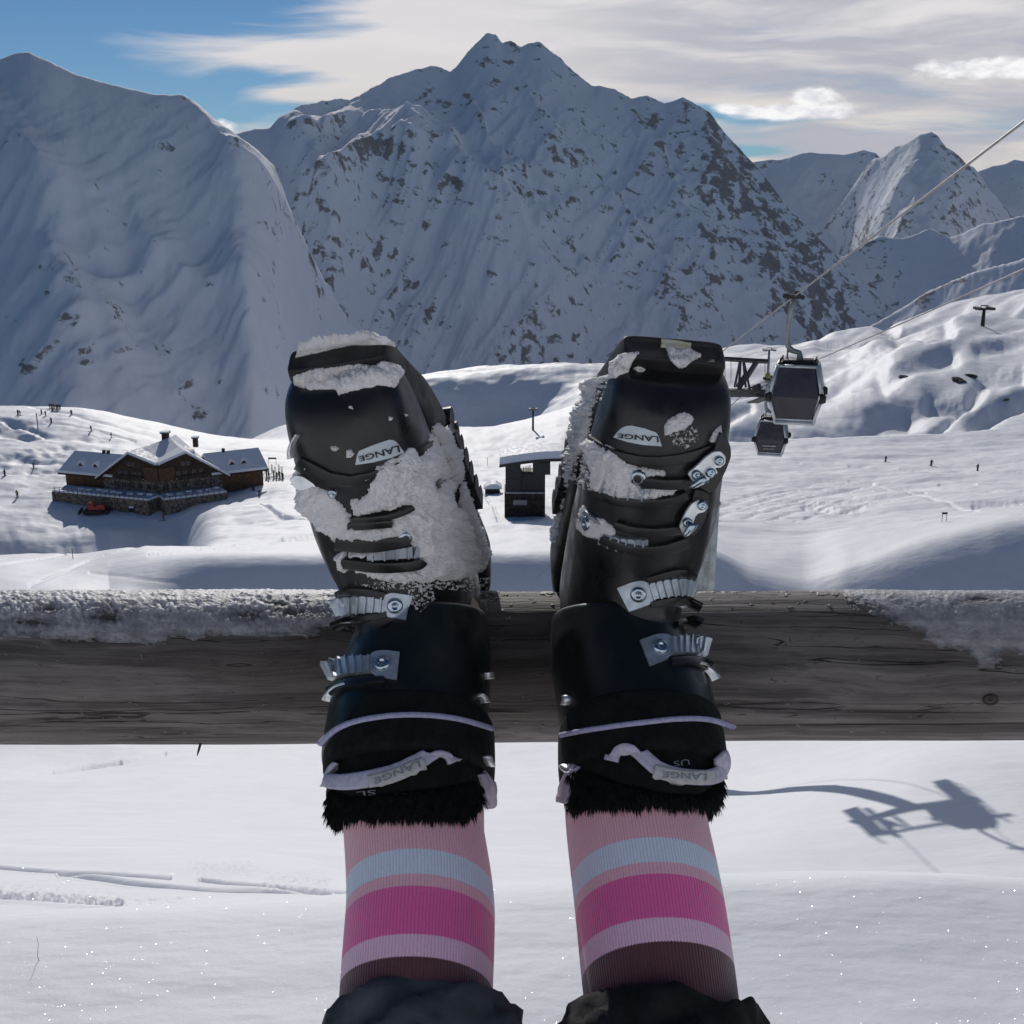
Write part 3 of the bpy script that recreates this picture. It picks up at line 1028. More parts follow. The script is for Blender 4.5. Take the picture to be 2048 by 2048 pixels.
def text_on(bvh, txt, quad, name, m, parent, lift=0.0012, bold=0.0, font_shear=0.0):
    """letters laid on the surface; quad = px corners for text (0,0),(1,0),(1,1),(0,1)"""
    cu = bpy.data.curves.new('lettering', 'FONT')
    cu.body = txt; cu.size = 1; cu.shear = font_shear; cu.offset = bold
    cu.resolution_u = 3
    to = bpy.data.objects.new('lettering', cu)
    COL.objects.link(to)
    dg = bpy.context.evaluated_depsgraph_get(); dg.update()
    me = bpy.data.meshes.new_from_object(to.evaluated_get(dg))
    bpy.data.objects.remove(to); bpy.data.curves.remove(cu)
    bm = bmesh.new(); bm.from_mesh(me)
    xs = [v.co.x for v in bm.verts]; ys = [v.co.y for v in bm.verts]
    x0, x1, y0, y1 = min(xs), max(xs), min(ys), max(ys)
    bad = []
    for v in bm.verts:
        u = (v.co.x - x0) / (x1 - x0); w = (v.co.y - y0) / (y1 - y0)
        q = [np.array(p, float) for p in quad]
        p = (q[0] * (1 - u) + q[1] * u) * (1 - w) + (q[3] * (1 - u) + q[2] * u) * w
        h = hit(bvh, p[0], p[1])
        if h: v.co = h[0] + h[1] * lift
        else: bad.append(v)
    bmesh.ops.delete(bm, geom=bad, context='VERTS')
    bm.to_mesh(me); bm.free()
    o = link(name, me, m)
    return place(o, parent)


M_SHELL = mat('boot_plastic', (0.0125, 0.0132, 0.0145), 0.36, 0, 0.25, 14, 0.12, 260, 0.5, 0.0006)
M_CUFF = mat('cuff_plastic', (0.0055, 0.0085, 0.009), 0.42, 0, 0.25, 14, 0.12, 260, 0.45, 0.0006)
M_SOLE = mat('sole_rubber', (0.018, 0.018, 0.019), 0.6, 0, 0.3, 20, 0.3, 160, 0.4, 0.001)
M_TREAD = mat('worn_sole', (0.16, 0.155, 0.15), 0.7, 0, 0.3, 40, 0.4, 160, 0.4, 0.001, (0.05, 0.05, 0.05))
M_FABRIC = mat('black_fabric', (0.006, 0.009, 0.009), 0.9, 0, 0.3, 60, 0.5, 700, 0.2, 0.0006)
M_FUR = mat('black_fur', (0.006, 0.008, 0.008), 0.75, 0, 0.4, 200, 0, 1, 0.25)
M_METAL = mat('brushed_alloy', (0.46, 0.52, 0.58), 0.42, 0.7, 0.12, 60, 0.2, 500, 0.5, 0.0003)
M_STEEL = mat('bright_steel', (0.74, 0.77, 0.78), 0.38, 0.75, 0.08, 60, 0.1, 300, 0.5, 0.0003)
M_RIVET = mat('rivet_steel', (0.42, 0.50, 0.56), 0.2, 0.95, 0.1, 300, 0.1, 300)
M_DECAL = mat('pale_decal', (0.52, 0.60, 0.64), 0.4, 0, 0.06, 80)
M_INK = mat('black_ink', (0.012, 0.014, 0.018), 0.5)
M_PIPING = mat('lilac_piping', (0.42, 0.42, 0.60), 0.8, 0, 0.1, 300)
M_TAPE = mat('pull_loop_webbing', (0.50, 0.49, 0.60), 0.85, 0, 0.12, 240, 0.4, 900, 0.2, 0.0006)
M_TAPE2 = mat('pull_loop_label', (0.50, 0.50, 0.50), 0.7, 0, 0.12, 200, 0.3, 600, 0.3, 0.0005)
M_PAD = mat('liner_padding', (0.40, 0.36, 0.44), 0.8, 0, 0.08, 60, 0.3, 200, 0.3, 0.001)
M_GREYINK = mat('grey_print', (0.22, 0.25, 0.27), 0.7)
M_CRUST = bpy.data.materials.new('clinging_snow'); M_CRUST.use_nodes = True
_t = NT(M_CRUST.node_tree); _p = M_CRUST.node_tree.nodes['Principled BSDF']
_p.inputs['Base Color'].default_value = (0.955, 0.96, 0.97, 1); _p.inputs['Roughness'].default_value = 0.6
_p.inputs['Specular IOR Level'].default_value = 0.3
_p.inputs['Subsurface Weight'].default_value = 0.4; _p.inputs['Subsurface Radius'].default_value = (0.010, 0.012, 0.014); _p.inputs['Subsurface Scale'].default_value = 0.6
_c = _t.n('ShaderNodeTexCoord').outputs['Object']
_t.l(_t.bump(_t.m('ADD', _t.noise(_c, 900, 3, .7), _t.m('MULTIPLY', _t.noise(_c, 260, 4, .65), 2.0)), 0.9, 0.0016), _p.inputs['Normal'])


def rib_prof(n, gap=0.45):
    return lambda t, L: 1.0


def buckle(bvh, parent, plate, rivet, ladder, nribs, name='buckle', snow=False, lw=34, metal=None):
    metal = metal or M_METAL
    # anchor plate: band from one end to the other, width varies
    mb = strip(bvh, plate, 50, 0.0016, 0.0016, across=6, step=3, smooth=0, edge=0.05, sink=-0.0006)
    b = build_fix(mb, name, metal, parent, True, 0.6)
    lb = strip(bvh, ladder, lw, 0.0010, 0.0028, across=5, step=2.5, smooth=1, edge=0.0, sink=0.0)
    P, t, L = resample([(p[0], p[1], p[2] if len(p) > 2 else lw) for p in smooth_path([(q[0], q[1], q[2] if len(q) > 2 else lw) for q in ladder], 1)], 1.0)
    for k in range(nribs):
        f = (k + 0.45) / nribs
        i = min(len(P) - 2, int(f * (len(P) - 1)))
        d = P[i + 1, :2] - P[i, :2]; d /= np.linalg.norm(d) + 1e-9
        q = np.array([-d[1], d[0]])
        w = P[i, 2] * 0.5
        strip(bvh, [tuple(P[i, :2] - q * w), tuple(P[i, :2] + q * w)], 5.0, 0.0040, 0.0020, across=4, step=6, smooth=0, edge=0.7, mb=lb, sink=-0.001)
    l = build_fix(lb, 'ladder', metal, parent, True, 0.7)
    l.location = (0, 0, 0)
    l.parent = b
    h = hit(bvh, *rivet)
    if h:
        c, n = h
        rv = MB()
        q = n.to_track_quat('Z', 'Y').to_matrix()
        prof = [(0.0052, 0.0026), (0.0052, 0.0042), (0.0044, 0.0056), (0.0030, 0.0062), (0.0018, 0.0058), (0.0014, 0.0046), (0.0001, 0.0046)]
        ns = 20
        vs = [c + q @ Vector((r * S * math.cos(2 * math.pi * j / ns), r * S * math.sin(2 * math.pi * j / ns), z)) for r, z in prof for j in range(ns)]
        fs = [(i * ns + j, i * ns + (j + 1) % ns, (i + 1) * ns + (j + 1) % ns, (i + 1) * ns + j) for i in range(len(prof) - 1) for j in range(ns)]
        rv.add(vs, fs)
        r = build_fix(rv, 'rivet', M_RIVET, parent)
        r.parent = b
    return b


def studs(bvh, parent, pts, r=0.0032, name='rivet', m=None):
    for p in pts:
        h = hit(bvh, *p)
        if not h: continue
        c, n = h
        q = n.to_track_quat('Z', 'Y').to_matrix()
        mb = MB(); ns = 14
        prof = [(1, -0.002), (1, 0.0018), (.8, .0030), (.45, .0034), (.3, .0026), (.02, .0026)]
        vs = [c + q @ Vector((r * k * S * math.cos(2 * math.pi * j / ns), r * k * S * math.sin(2 * math.pi * j / ns), z + 0.0012)) for k, z in prof for j in range(ns)]
        mb.add(vs, [(i * ns + j, i * ns + (j + 1) % ns, (i + 1) * ns + (j + 1) % ns, (i + 1) * ns + j) for i in range(len(prof) - 1) for j in range(ns)])
        build_fix(mb, name, m or M_RIVET, parent)


def plate3d(bvh, poly, anchor, thick, lift, tilt, name, m, parent, rnd=1):
    """rigid flat piece standing on the surface at the anchor"""
    h = hit(bvh, *anchor)
    if not h: return None
    c, n = h
    v = -pray(*anchor).normalized()
    n = (n * (1 - tilt) + v * tilt).normalized()
    c = c + n * lift
    pts = [np.array(p, float) for p in poly]
    if rnd:
        q = []
        for i in range(len(pts)):
            a, b, d = pts[i - 1], pts[i], pts[(i + 1) % len(pts)]
            q += [b + (a - b) * .22, b * .88 + (a + d) * .06, b + (d - b) * .22]
        pts = q
    P = []
    for p in pts:
        d = pray(p[0], p[1])
        P.append(d * (c.dot(n) / d.dot(n)))
    cen = sum(P, Vector()) / len(P)
    inn = [x + (cen - x).normalized() * .0007 for x in P]
    k = len(P)
    vs = [x - n * .002 for x in P] + [x + n * (thick - .0006) for x in P] + [x + n * thick for x in inn]
    fs = [tuple(range(k)), tuple(2 * k + i for i in range(k))]
    for L in (0, 1):
        fs += [(L * k + i, L * k + (i + 1) % k, (L + 1) * k + (i + 1) % k, (L + 1) * k + i) for i in range(k)]
    mb = MB(); mb.add(vs, fs)
    return build_fix(mb, name, m, parent, False)


def wrap_convex(bvh, poly, name, m, parent, lift=.0006, thick=.0009, nx=26, ny=9):
    xs = [p[0] for p in poly]; x0, x1 = min(xs), max(xs)
    n = len(poly)
    cols = []
    for i in range(nx + 1):
        x = x0 + (x1 - x0) * (i + (0.02 if i == 0 else -0.02 if i == nx else 0)) / nx
        c = []
        for k in range(n):
            (ax, ay), (bx, by) = poly[k], poly[(k + 1) % n]
            if min(ax, bx) <= x <= max(ax, bx) and ax != bx:
                c.append(ay + (by - ay) * (x - ax) / (bx - ax))
        cols.append((x, min(c), max(c)))
    top, bot = [], []
    for x, y0, y1 in cols:
        for j in range(ny + 1):
            h = hit(bvh, x, y0 + (y1 - y0) * j / ny)
            if not h: h = (Vector(top[-1]), Vector((0, -1, 0)))
            top.append(h[0] + h[1] * (lift + thick)); bot.append(h[0] - h[1] * .001)
    w = ny + 1; o = len(top)
    fs = []
    for i in range(nx):
        for j in range(ny):
            a = i * w + j
            fs.append((a, a + 1, a + w + 1, a + w)); fs.append((o + a, o + a + w, o + a + w + 1, o + a + 1))
        for a in (i * w, i * w + ny):
            fs.append((a, a + w, o + a + w, o + a))
    for j in range(ny):
        for a in (j, nx * w + j):
            fs.append((a, a + 1, o + a + 1, o + a))
    mb = MB(); mb.add(top + bot, fs)
    return build_fix(mb, name, m, parent, True, .6)


def boot_frame(xu, splay, ztilt, yoff=0.0, doff=0.0):
    y = Vector((0, .652, -.757)); z = Vector((ztilt, -.757, -.652)).normalized(); x = Vector((1, 0, 0))
    x = (x - z * x.dot(z)).normalized()
    y = x.cross(z)
    c, s = math.cos(splay), math.sin(splay)
    y2 = y * c + x * s
    x2 = x * c - y * s
    def W(v): return Vector((v.x, v.z * CP + v.y * SP, -v.z * SP + v.y * CP))
    O = cw(xu * S, (-.071 + yoff) * S, (.858 + doff) * S)
    X, Yv, Z = W(x2), W(y2), W(z)
    M = Matrix(((X.x * S, Yv.x * S, Z.x * S, O.x), (X.y * S, Yv.y * S, Z.y * S, O.y), (X.z * S, Yv.z * S, Z.z * S, O.z), (0, 0, 0, 1)))
    return M, O


def make_boot(side, label, xu, splay, ztilt, yoff=0.0):
    """side +1 right, -1 left"""
    M, O = boot_frame(xu, splay, ztilt, yoff)
    M0, _ = boot_frame(xu, 0, ztilt, yoff)          # shaft frame without the toe-out
    root = empty('ski_boot', O)
    tag(root, label, 'ski boot', 'pair of ski boots on the rail')
    o_ = side
    dw, dx = (.0030, .0042) if side < 0 else (.0016, .0068)
    SX = .35 if side < 0 else 1.0
    shell = loft('shell', [
        (.199, -.030, .197, -.044, .024, 3, 0), (.200, -.020, .196, -.050, .031, 3.0, 0), (.196, -.007, .190, -.058, .0360, 2.8, 0),
        (.186, .006, .175, -.064, .0390, 2.6, 0), (.168, .018, .152, -.068, .0412, 2.4, 0), (.144, .028, .120, -.070, .0432, 2.3, .001 * o_),
        (.121, .038, .085, -.074, .0445, 2.3, .002 * o_), (.103, .046, .04, -.078, .0440, 2.3, .002 * o_), (.091, .054, -.02, -.080, .0410, 2.3, .001 * o_),
        (.082, .062, -.062, -.068, .0380, 2.3, -.001 * o_), (.077, .073, -.066, -.025, .0370, 2.3, -.001 * o_), (.073, .090, -.062, .03, .040, 2.3, 0), (.069, .11, -.06, .07, .042, 2.3, 0)],
        M, M_SHELL, root, k=6, nseg=72)
    cuff = loft('cuff', [
        (.0800, .0500, -.070, -.040, .0410, 2.4, -.0028 * o_), (.0822, .0530, -.072, -.034, .0432, 2.4, -.0030 * o_), (.0815, .060, -.072, -.015, .0448, 2.4, -.0028 * o_), (.0800, .072, -.071, .012, .0466 + dw * .5, 2.5, -.0012 * o_),
        (.0780, .092, -.070, .045, .0482 + dw, 2.5, dx * .55 * o_), (.0765, .116, -.070, .085, .0490 + dw, 2.5, dx * o_), (.0745, .134, -.070, .118, .0500 + dw, 2.5, dx * o_), (.0715, .136, -.067, .121, .0480 + dw, 2.5, dx * o_)],
        M0, M_CUFF, root, k=6, nseg=72)
    strapb = loft('power_strap', [
        (.0700, .113, -.064, .088, .0475 + dw, 2.4, dx * SX * o_), (.0770, .114, -.070, .090, .0505 + dw, 2.4, dx * SX * o_), (.0780, .120, -.071, .097, .0512 + dw, 2.4, dx * SX * o_), (.0775, .136, -.071, .112, .0516 + dw, 2.4, dx * SX * o_), (.0755, .149, -.070, .122, .0508 + dw, 2.4, dx * SX * o_), (.071, .152, -.066, .124, .0488 + dw, 2.4, dx * SX * o_)],
        M0, M_FABRIC, root, k=4, nseg=72)
    lz = -.011 if side > 0 else -.003
    liner = loft('liner', [
        (.064, .130, -.055, .10, .0450, 2.3, dx * SX * o_), (.0685, .145, -.060, .112, .0485, 2.3, dx * SX * o_), (.0690, .158 + lz * .4, -.063, .122 + lz * .4, .0492, 2.3, dx * .8 * SX * o_), (.0680, .170 + lz * .8, -.064, .130 + lz * .8, .0490, 2.3, dx * .8 * o_),
        (.0650, .182 + lz, -.064, .138 + lz, .0478, 2.3, dx * .6 * o_), (.0610, .188 + lz, -.062, .142 + lz, .0455, 2.3, dx * .5 * o_), (.054, .186 + lz, -.055, .140 + lz, .041, 2.3, dx * .5 * o_), (.050, .16, -.05, .12, .037, 2.3, dx * .5 * o_)],
        M0, M_FABRIC, root, k=4, nseg=72, cap0=False, cap1=False)
    # sole
    sole = loft('sole', [
        (.207, -.038, .206, -.053, .026, 7, 0), (.2085, -.036, .2075, -.057, .0305, 7, 0), (.202, -.036, .200, -.061, .0325, 7, 0), (.185, -.040, .183, -.067, .035, 7, 0), (.165, -.044, .165, -.076, .0365, 7, 0),
        (.14, -.048, .14, -.088, .0385, 7, 0), (.10, -.056, .10, -.097, .0400, 7, 0), (.06, -.062, .06, -.100, .0385, 7, 0), (.02, -.068, .02, -.102, .036, 7, 0),
        (-.02, -.072, -.02, -.106, .036, 7, 0), (-.055, -.072, -.055, -.107, .036, 7, 0), (-.076, -.066, -.076, -.104, .032, 6, 0)],
        M, M_SOLE, root, k=4, nseg=48)
    # toe welt rim between shell and sole, worn tread blocks under the edge
    treads = []
    rr = random.Random(7 + side)
    for sx in (-1, 1):
        tr = MB()
        for i in range(7):
            y = .092 - i * .0150 + rr.uniform(-.001, .001)
            z = -.0955 - .0008 * i
            hw = .0062 + rr.uniform(-.0006, .0006)
            prof = [(-hw, 0), (-hw * .96, .0045), (-hw * .6, .0085), (0, .0098), (hw * .6, .0085), (hw * .96, .0045), (hw, 0), (hw, -.008), (-hw, -.008)]
            vs = [M @ Vector((sx * (.0345 + w), y + py_ , z - pz_)) for w in (-.003, .0075) for py_, pz_ in prof]
            k = len(prof)
            tr.add(vs, [tuple(range(k)), tuple(range(2 * k - 1, k - 1, -1))] + [(q, (q + 1) % k, k + (q + 1) % k, k + q) for q in range(k)])
        base = [M @ Vector((sx * x, y, z)) for x, y, z in ((.030, .100, -.094), (.041, .100, -.094), (.041, -.005, -.100), (.030, -.005, -.100))]
        low = [p_ + M.to_3x3() @ Vector((0, 0, -.003)) for p_ in base]
        tr.add(base + low, [(0, 1, 2, 3), (7, 6, 5, 4), (0, 4, 5, 1), (1, 5, 6, 2), (2, 6, 7, 3), (3, 7, 4, 0)])
        treads.append(build_fix(tr, 'tread', M_SOLE, root, False))
    tread = treads[0]
    return root, M, M0, dict(shell=shell, cuff=cuff, strap=strapb, liner=liner, sole=sole, tread=tread)


def fur_on(bvh, root, poly, edge_line, down, n, seed, M0):
    rnd = random.Random(seed)
    mb = MB()
    zdir = Vector((M0[0][2], M0[1][2], M0[2][2])).normalized()
    xs = [p[0] for p in poly]; ys = [p[1] for p in poly]
    c = 0; tries = 0
    X = np.array([rnd.uniform(min(xs), max(xs)) for _ in range(n * 3)]); Yy = np.array([rnd.uniform(min(ys), max(ys)) for _ in range(n * 3)])
    sd = poly_sd(poly, X, Yy)
    tint = []
    for x, y, s_ in zip(X, Yy, sd):
        if s_ < 0 or c >= n: continue
        h = hit(bvh, x, y)
        if not h: continue
        c += 1
        p, nrm = h
        cl = gn(np.array([x / 16.0]), np.array([y / 16.0]), seed)[0]
        cl2 = gn(np.array([x / 16.0 + 50]), np.array([y / 16.0]), seed)[0]
        dirv = (zdir * (0.9 + .5 * rnd.random()) + nrm * (0.55 + 0.5 * cl) + Vector((cl2 * 0.9 + rnd.uniform(-.25, .25), rnd.uniform(-.2, .2), rnd.uniform(-.2, .2)))).normalized()
        ln = rnd.uniform(.005, .0105) * (1 + .4 * cl)
        r = rnd.uniform(.0003, .0007)
        a = dirv.orthogonal().normalized(); b = dirv.cross(a)
        mid = p + dirv * ln * .55 + nrm * .0012
        tip = p + dirv * ln + zdir * ln * .25
        base = [p + a * r - nrm * .001, p - a * r * .5 + b * r * .87 - nrm * .001, p - a * r * .5 - b * r * .87 - nrm * .001]
        m2 = [mid + a * r * .8, mid - a * r * .4 + b * r * .7, mid - a * r * .4 - b * r * .7]
        mb.add(base + m2 + [tip], [(0, 1, 4, 3), (1, 2, 5, 4), (2, 0, 3, 5), (3, 4, 6), (4, 5, 6), (5, 3, 6)])
    o = mb.build('fur_trim', M_FUR, None, smooth=True)
    return place(o, root)


def ribbon3(bvh, pts, width, lift_fn, thick=0.0016):
    """free loop of webbing: path over the surface with its own stand-off"""
    mb = strip(bvh, pts, width, thick, 0.0, across=5, step=3, smooth=2, edge=0.1, sink=0.0)
    return mb


def line_strips(bvh, root, name, m, lines, w, th, lift=0.0006, edge=0.5):
    for ln in lines:
        mb = strip(bvh, ln, w, th, lift, across=7, step=3, smooth=1, edge=edge, sink=0.002)
        if mb:
            build_fix(mb, name, m, root, True, 0.8)


def Zl(x, y, ox=560, oy=640, k=3.577):
    return (ox + x / k, oy + y / k)


# ---------------- left boot
rootL, ML, ML0, PL = make_boot(-1, 'black ski boot on the left, its instep and ankle caked in snow', -.064, R(-12), 0.0)
bL = bvh_of([PL['shell'], PL['cuff'], PL['strap'], PL['liner'], PL['sole']])
# piping on the power strap, right hand side of a webbing weave
def weave(t, L): return 0.75 + 0.35 * (math.sin(t * 1.35) > 0)
mb = strip(bL, [(640, 1490), (646, 1483), (665, 1464), (690, 1450), (720, 1441), (754, 1435), (790, 1431), (829, 1430), (871, 1432), (921, 1439), (969, 1453), (984, 1458)], 9.5, 0.0018, 0.0006, across=4, step=1.6, prof=weave, edge=0.5, sink=0.001)
build_fix(mb, 'piping', M_PIPING, rootL)
buckle(bL, rootL, [(817, 1216, 52), (790, 1211, 52), (776, 1208, 50), (768, 1207, 36)], (790, 1210), [(770, 1207, 32), (740, 1206, 33), (705, 1206, 34), (680, 1210, 34), (672, 1214, 33)], 7)
buckle(bL, rootL, [(797, 1334, 54), (770, 1331, 54), (752, 1331, 50), (744, 1332, 34)], (766, 1331), [(748, 1332, 31), (718, 1332, 33), (690, 1335, 35), (668, 1340, 36), (656, 1346, 36)], 7)
line_strips(bL, rootL, 'buckle_base', M_SHELL, [[(770, 1192, 16), (735, 1183, 16), (700, 1180, 14), (678, 1186, 12)], [(775, 1228, 14), (730, 1236, 16), (690, 1243, 18), (672, 1252, 20)],
            [(770, 1362, 12), (720, 1366, 14), (685, 1372, 16), (664, 1386, 20)]], 16, 0.0030, 0.001, 0.15)
line_strips(bL, rootL, 'buckle_wire', M_STEEL, [[(656, 1403), (662, 1388), (676, 1376), (697, 1371)], [(690, 1243), (712, 1243)], [(672, 1262), (688, 1246)]], 5, 0.003, 0.002)
# instep flaps under the snow
line_strips(bL, rootL, 'instep_flap', M_SHELL, [[(600, 925, 26), (680, 965, 22), (760, 950, 20), (850, 905, 20), (905, 850, 18)]], 20, 0.0022, 0.001, 0.15)
line_strips(bL, rootL, 'buckle_strap', M_SHELL, [[(705, 1035, 11), (760, 1033, 11), (800, 1022, 11), (818, 1012, 10)], [(678, 1082, 24), (740, 1088, 24), (800, 1080, 22), (812, 1078, 20)], [(690, 1120, 18), (760, 1131, 20), (830, 1128, 20), (838, 1118, 18)], [(700, 1048, 14), (780, 1042, 14)]], 16, 0.0032, 0.0035, 0.15)
bk = buckle(bL, rootL, [(835, 1102, 30), (826, 1100, 30)], (805, 1074), [(820, 1102, 22), (790, 1103, 22), (760, 1105, 22), (735, 1106, 22)], 4)
plate3d(bL, [(580, 958), (592, 949), (608, 952), (622, 961), (634, 968), (652, 974), (670, 981), (673, 988), (662, 990), (644, 981), (628, 973), (616, 977), (604, 981), (592, 976)], (606, 964), .0022, .006, .6, 'toe_buckle', M_STEEL, rootL)
line_strips(bL, rootL, 'buckle_wire', M_STEEL, [[(587, 915), (586, 898), (591, 882), (600, 868)]], 4, 0.003, 0.002)
studs(bL, rootL, [(667, 984), (600, 966)])
# decal and lettering, upside down as worn
wrap_convex(bL, [(711, 929), (713, 914), (717, 902), (745, 890), (777, 879), (786, 880), (793, 886), (806, 904), (780, 915), (745, 924)], 'decal', M_DECAL, rootL)
text_on(bL, 'LANGE', [(794, 889), (717, 912), (720, 922), (797, 903)][::1], 'lettering', M_INK, rootL, 0.0024, 0.018)

snowL = [
 [Zl(1120, 735), Zl(1180, 770), Zl(1240, 850), Zl(1300, 930), Zl(1310, 1030), Zl(1300, 1120), Zl(1330, 1200), Zl(1380, 1330), Zl(1440, 1500), Zl(1500, 1680), Zl(1450, 1800), Zl(1250, 1860), Zl(900, 1880), Zl(700, 1860), Zl(560, 1800), Zl(480, 1700), Zl(380, 1570), Zl(260, 1460), Zl(150, 1390), Zl(80, 1290), Zl(50, 1150), Zl(45, 1000), Zl(80, 960), Zl(105, 1060), Zl(160, 1110), Zl(230, 1190), Zl(330, 1220), Zl(430, 1310), Zl(520, 1390), Zl(500, 1290), Zl(640, 1250), Zl(640, 1160), Zl(700, 1050), Zl(850, 970), Zl(930, 910), Zl(1000, 950), Zl(1055, 900), Zl(1070, 800)],
]
holesL = [[Zl(500, 1405), Zl(900, 1330), Zl(925, 1350), Zl(880, 1390), Zl(520, 1435)], [Zl(590, 1440), Zl(790, 1425), Zl(800, 1480), Zl(590, 1475)],
          [Zl(390, 1570), Zl(640, 1600), Zl(880, 1550), Zl(920, 1570), Zl(1000, 1720), Zl(970, 1770), Zl(620, 1790), Zl(500, 1710)],
          [Zl(1090, 1180), Zl(1130, 1130), Zl(1190, 1140), Zl(1150, 1200)], [Zl(1230, 1250), Zl(1300, 1150), Zl(1290, 1250), Zl(1250, 1350)]]
snow_patch(bL, snowL, 'snow_crust', rootL, M_CRUST, 0.0085, 1.7, 7, 3, holesL, 16, 0.7)
snow_patch(bL, [[(700, 1100), (720, 1098), (760, 1103), (700, 1112)], [(672, 1110), (700, 1150), (690, 1100)]], 'snow_crust', rootL, M_CRUST, 0.012, 1.7, 4, 5, (), 5, 0.4)
snow_patch(bL, [[(586, 752), (616, 742), (644, 736), (716, 729), (792, 733), (803, 750), (792, 774), (756, 771), (722, 778), (705, 782), (677, 790), (672, 777), (630, 780), (600, 774), (588, 766)]], 'snow_crust', rootL, M_CRUST, 0.010, 1.7, 4, 8, (), 12, 0.5)
snow_patch(bL, [[(590, 716), (600, 690), (640, 672), (700, 662), (760, 672), (790, 694), (775, 690), (700, 690)]], 'snow_crust', rootL, M_CRUST, 0.013, 1.7, 2, 9, (), 12, 0.4)
snow_patch(bL, [[(661, 893), (672, 891), (680, 896), (672, 903), (663, 900)], [(692, 899), (702, 898), (708, 908), (702, 917), (692, 915)], [(697, 812), (704, 812), (706, 818), (698, 818)], [(778, 833), (785, 834), (783, 841), (778, 840)], [(808, 828), (814, 830), (812, 834)],
  [(602, 925), (620, 930), (630, 942), (612, 942)], [(652, 952), (664, 953), (665, 960), (654, 960)], [(722, 957), (745, 950), (742, 960), (726, 962)]], 'snow_crust', rootL, M_CRUST, 0.004, 1.5, 2, 12, (), 5, 0.4)
snow_patch(bL, [[(890, 812), (925, 850), (945, 900), (952, 960), (958, 1030), (965, 1090), (975, 1110), (940, 1110), (920, 1000), (925, 900), (900, 840)]], 'snow_crust', rootL, M_CRUST, 0.005, 1.7, 5, 15, (), 8, 0.5, sparse=1.0)
snow_patch(bL, [[(815, 1185), (830, 1150), (860, 1150), (870, 1200), (840, 1225), (820, 1210)], [(700, 1165), (980, 1155), (975, 1185), (860, 1178), (760, 1180)]], 'snow_crust', rootL, M_CRUST, 0.002, 1.5, 3, 17, (), 5, 0.4, sparse=0.8)

# ---------------- right boot
rootR, MR, MR0, PR = make_boot(1, 'black ski boot on the right, mostly clean with open steel buckles', .0745, R(7), 0.015)
bR = bvh_of([PR['shell'], PR['cuff'], PR['strap'], PR['liner'], PR['sole']])
mb = strip(bR, [(1122, 1471), (1135, 1468), (1180, 1460), (1215, 1455), (1248, 1450), (1283, 1446), (1317, 1442), (1345, 1439), (1372, 1438), (1400, 1438), (1426, 1441), (1459, 1452), (1466, 1456)], 9.5, 0.0018, 0.0006, across=4, step=1.6, prof=weave, edge=0.5, sink=0.001)
build_fix(mb, 'piping', M_PIPING, rootR)
buckle(bR, rootR, [(1249, 1199, 54), (1276, 1187, 54), (1292, 1183, 50), (1300, 1181, 36)], (1277, 1187), [(1296, 1182, 32), (1325, 1174, 34), (1350, 1170, 34), (1372, 1170, 32), (1388, 1176, 30)], 7)
buckle(bR, rootR, [(1289, 1309, 54), (1317, 1298, 54), (1333, 1295, 48), (1341, 1295, 34)], (1318, 1298), [(1338, 1296, 31), (1368, 1292, 34), (1394, 1293, 34), (1412, 1298, 35)], 7)
line_strips(bR, rootR, 'buckle_base', M_SHELL, [[(1295, 1160, 14), (1330, 1148, 14), (1360, 1142, 16), (1385, 1152, 18)], [(1300, 1208, 12), (1340, 1200, 16), (1372, 1200, 20), (1394, 1212, 22)],
            [(1341, 1326, 12), (1380, 1322, 14), (1410, 1330, 18), (1428, 1350, 16)], [(1350, 1250, 12), (1380, 1240, 16), (1398, 1248, 18)]], 16, 0.0030, 0.001, 0.15)
line_strips(bR, rootR, 'buckle_wire', M_STEEL, [[(1431, 1360), (1424, 1345), (1410, 1334), (1392, 1330)], [(1372, 1218), (1368, 1230)], [(1352, 1210), (1364, 1208)], [(1380, 1250), (1388, 1252)]], 5, 0.003, 0.002)
line_strips(bR, rootR, 'instep_flap', M_SHELL, [[(1180, 880, 16), (1230, 910, 18), (1300, 925, 20), (1380, 915, 20), (1440, 890, 18)]], 20, 0.0022, 0.001, 0.15)
line_strips(bR, rootR, 'buckle_strap', M_SHELL, [[(1270, 952, 16), (1300, 962, 18), (1340, 965, 18), (1400, 960, 18)], [(1236, 1045, 12), (1270, 1058, 16), (1320, 1060, 16), (1376, 1052, 16)], [(1210, 1075, 16), (1260, 1095, 18), (1320, 1098, 20), (1370, 1080, 20)], [(1190, 985, 14), (1260, 1004, 16), (1340, 1000, 16), (1370, 985, 14)]], 16, 0.0032, 0.003, 0.15)
buckle(bR, rootR, [(1165, 1030, 30), (1178, 1047, 40), (1196, 1060, 34), (1206, 1068, 26)], (1181, 1047), [(1206, 1073, 22), (1228, 1082, 24), (1255, 1088, 25), (1296, 1088, 25)], 6)
buckle(bR, rootR, [(1192, 960, 20), (1205, 966, 24)], (1279, 952), [(1205, 968, 26), (1240, 980, 28), (1270, 986, 28), (1300, 988, 28)], 4)
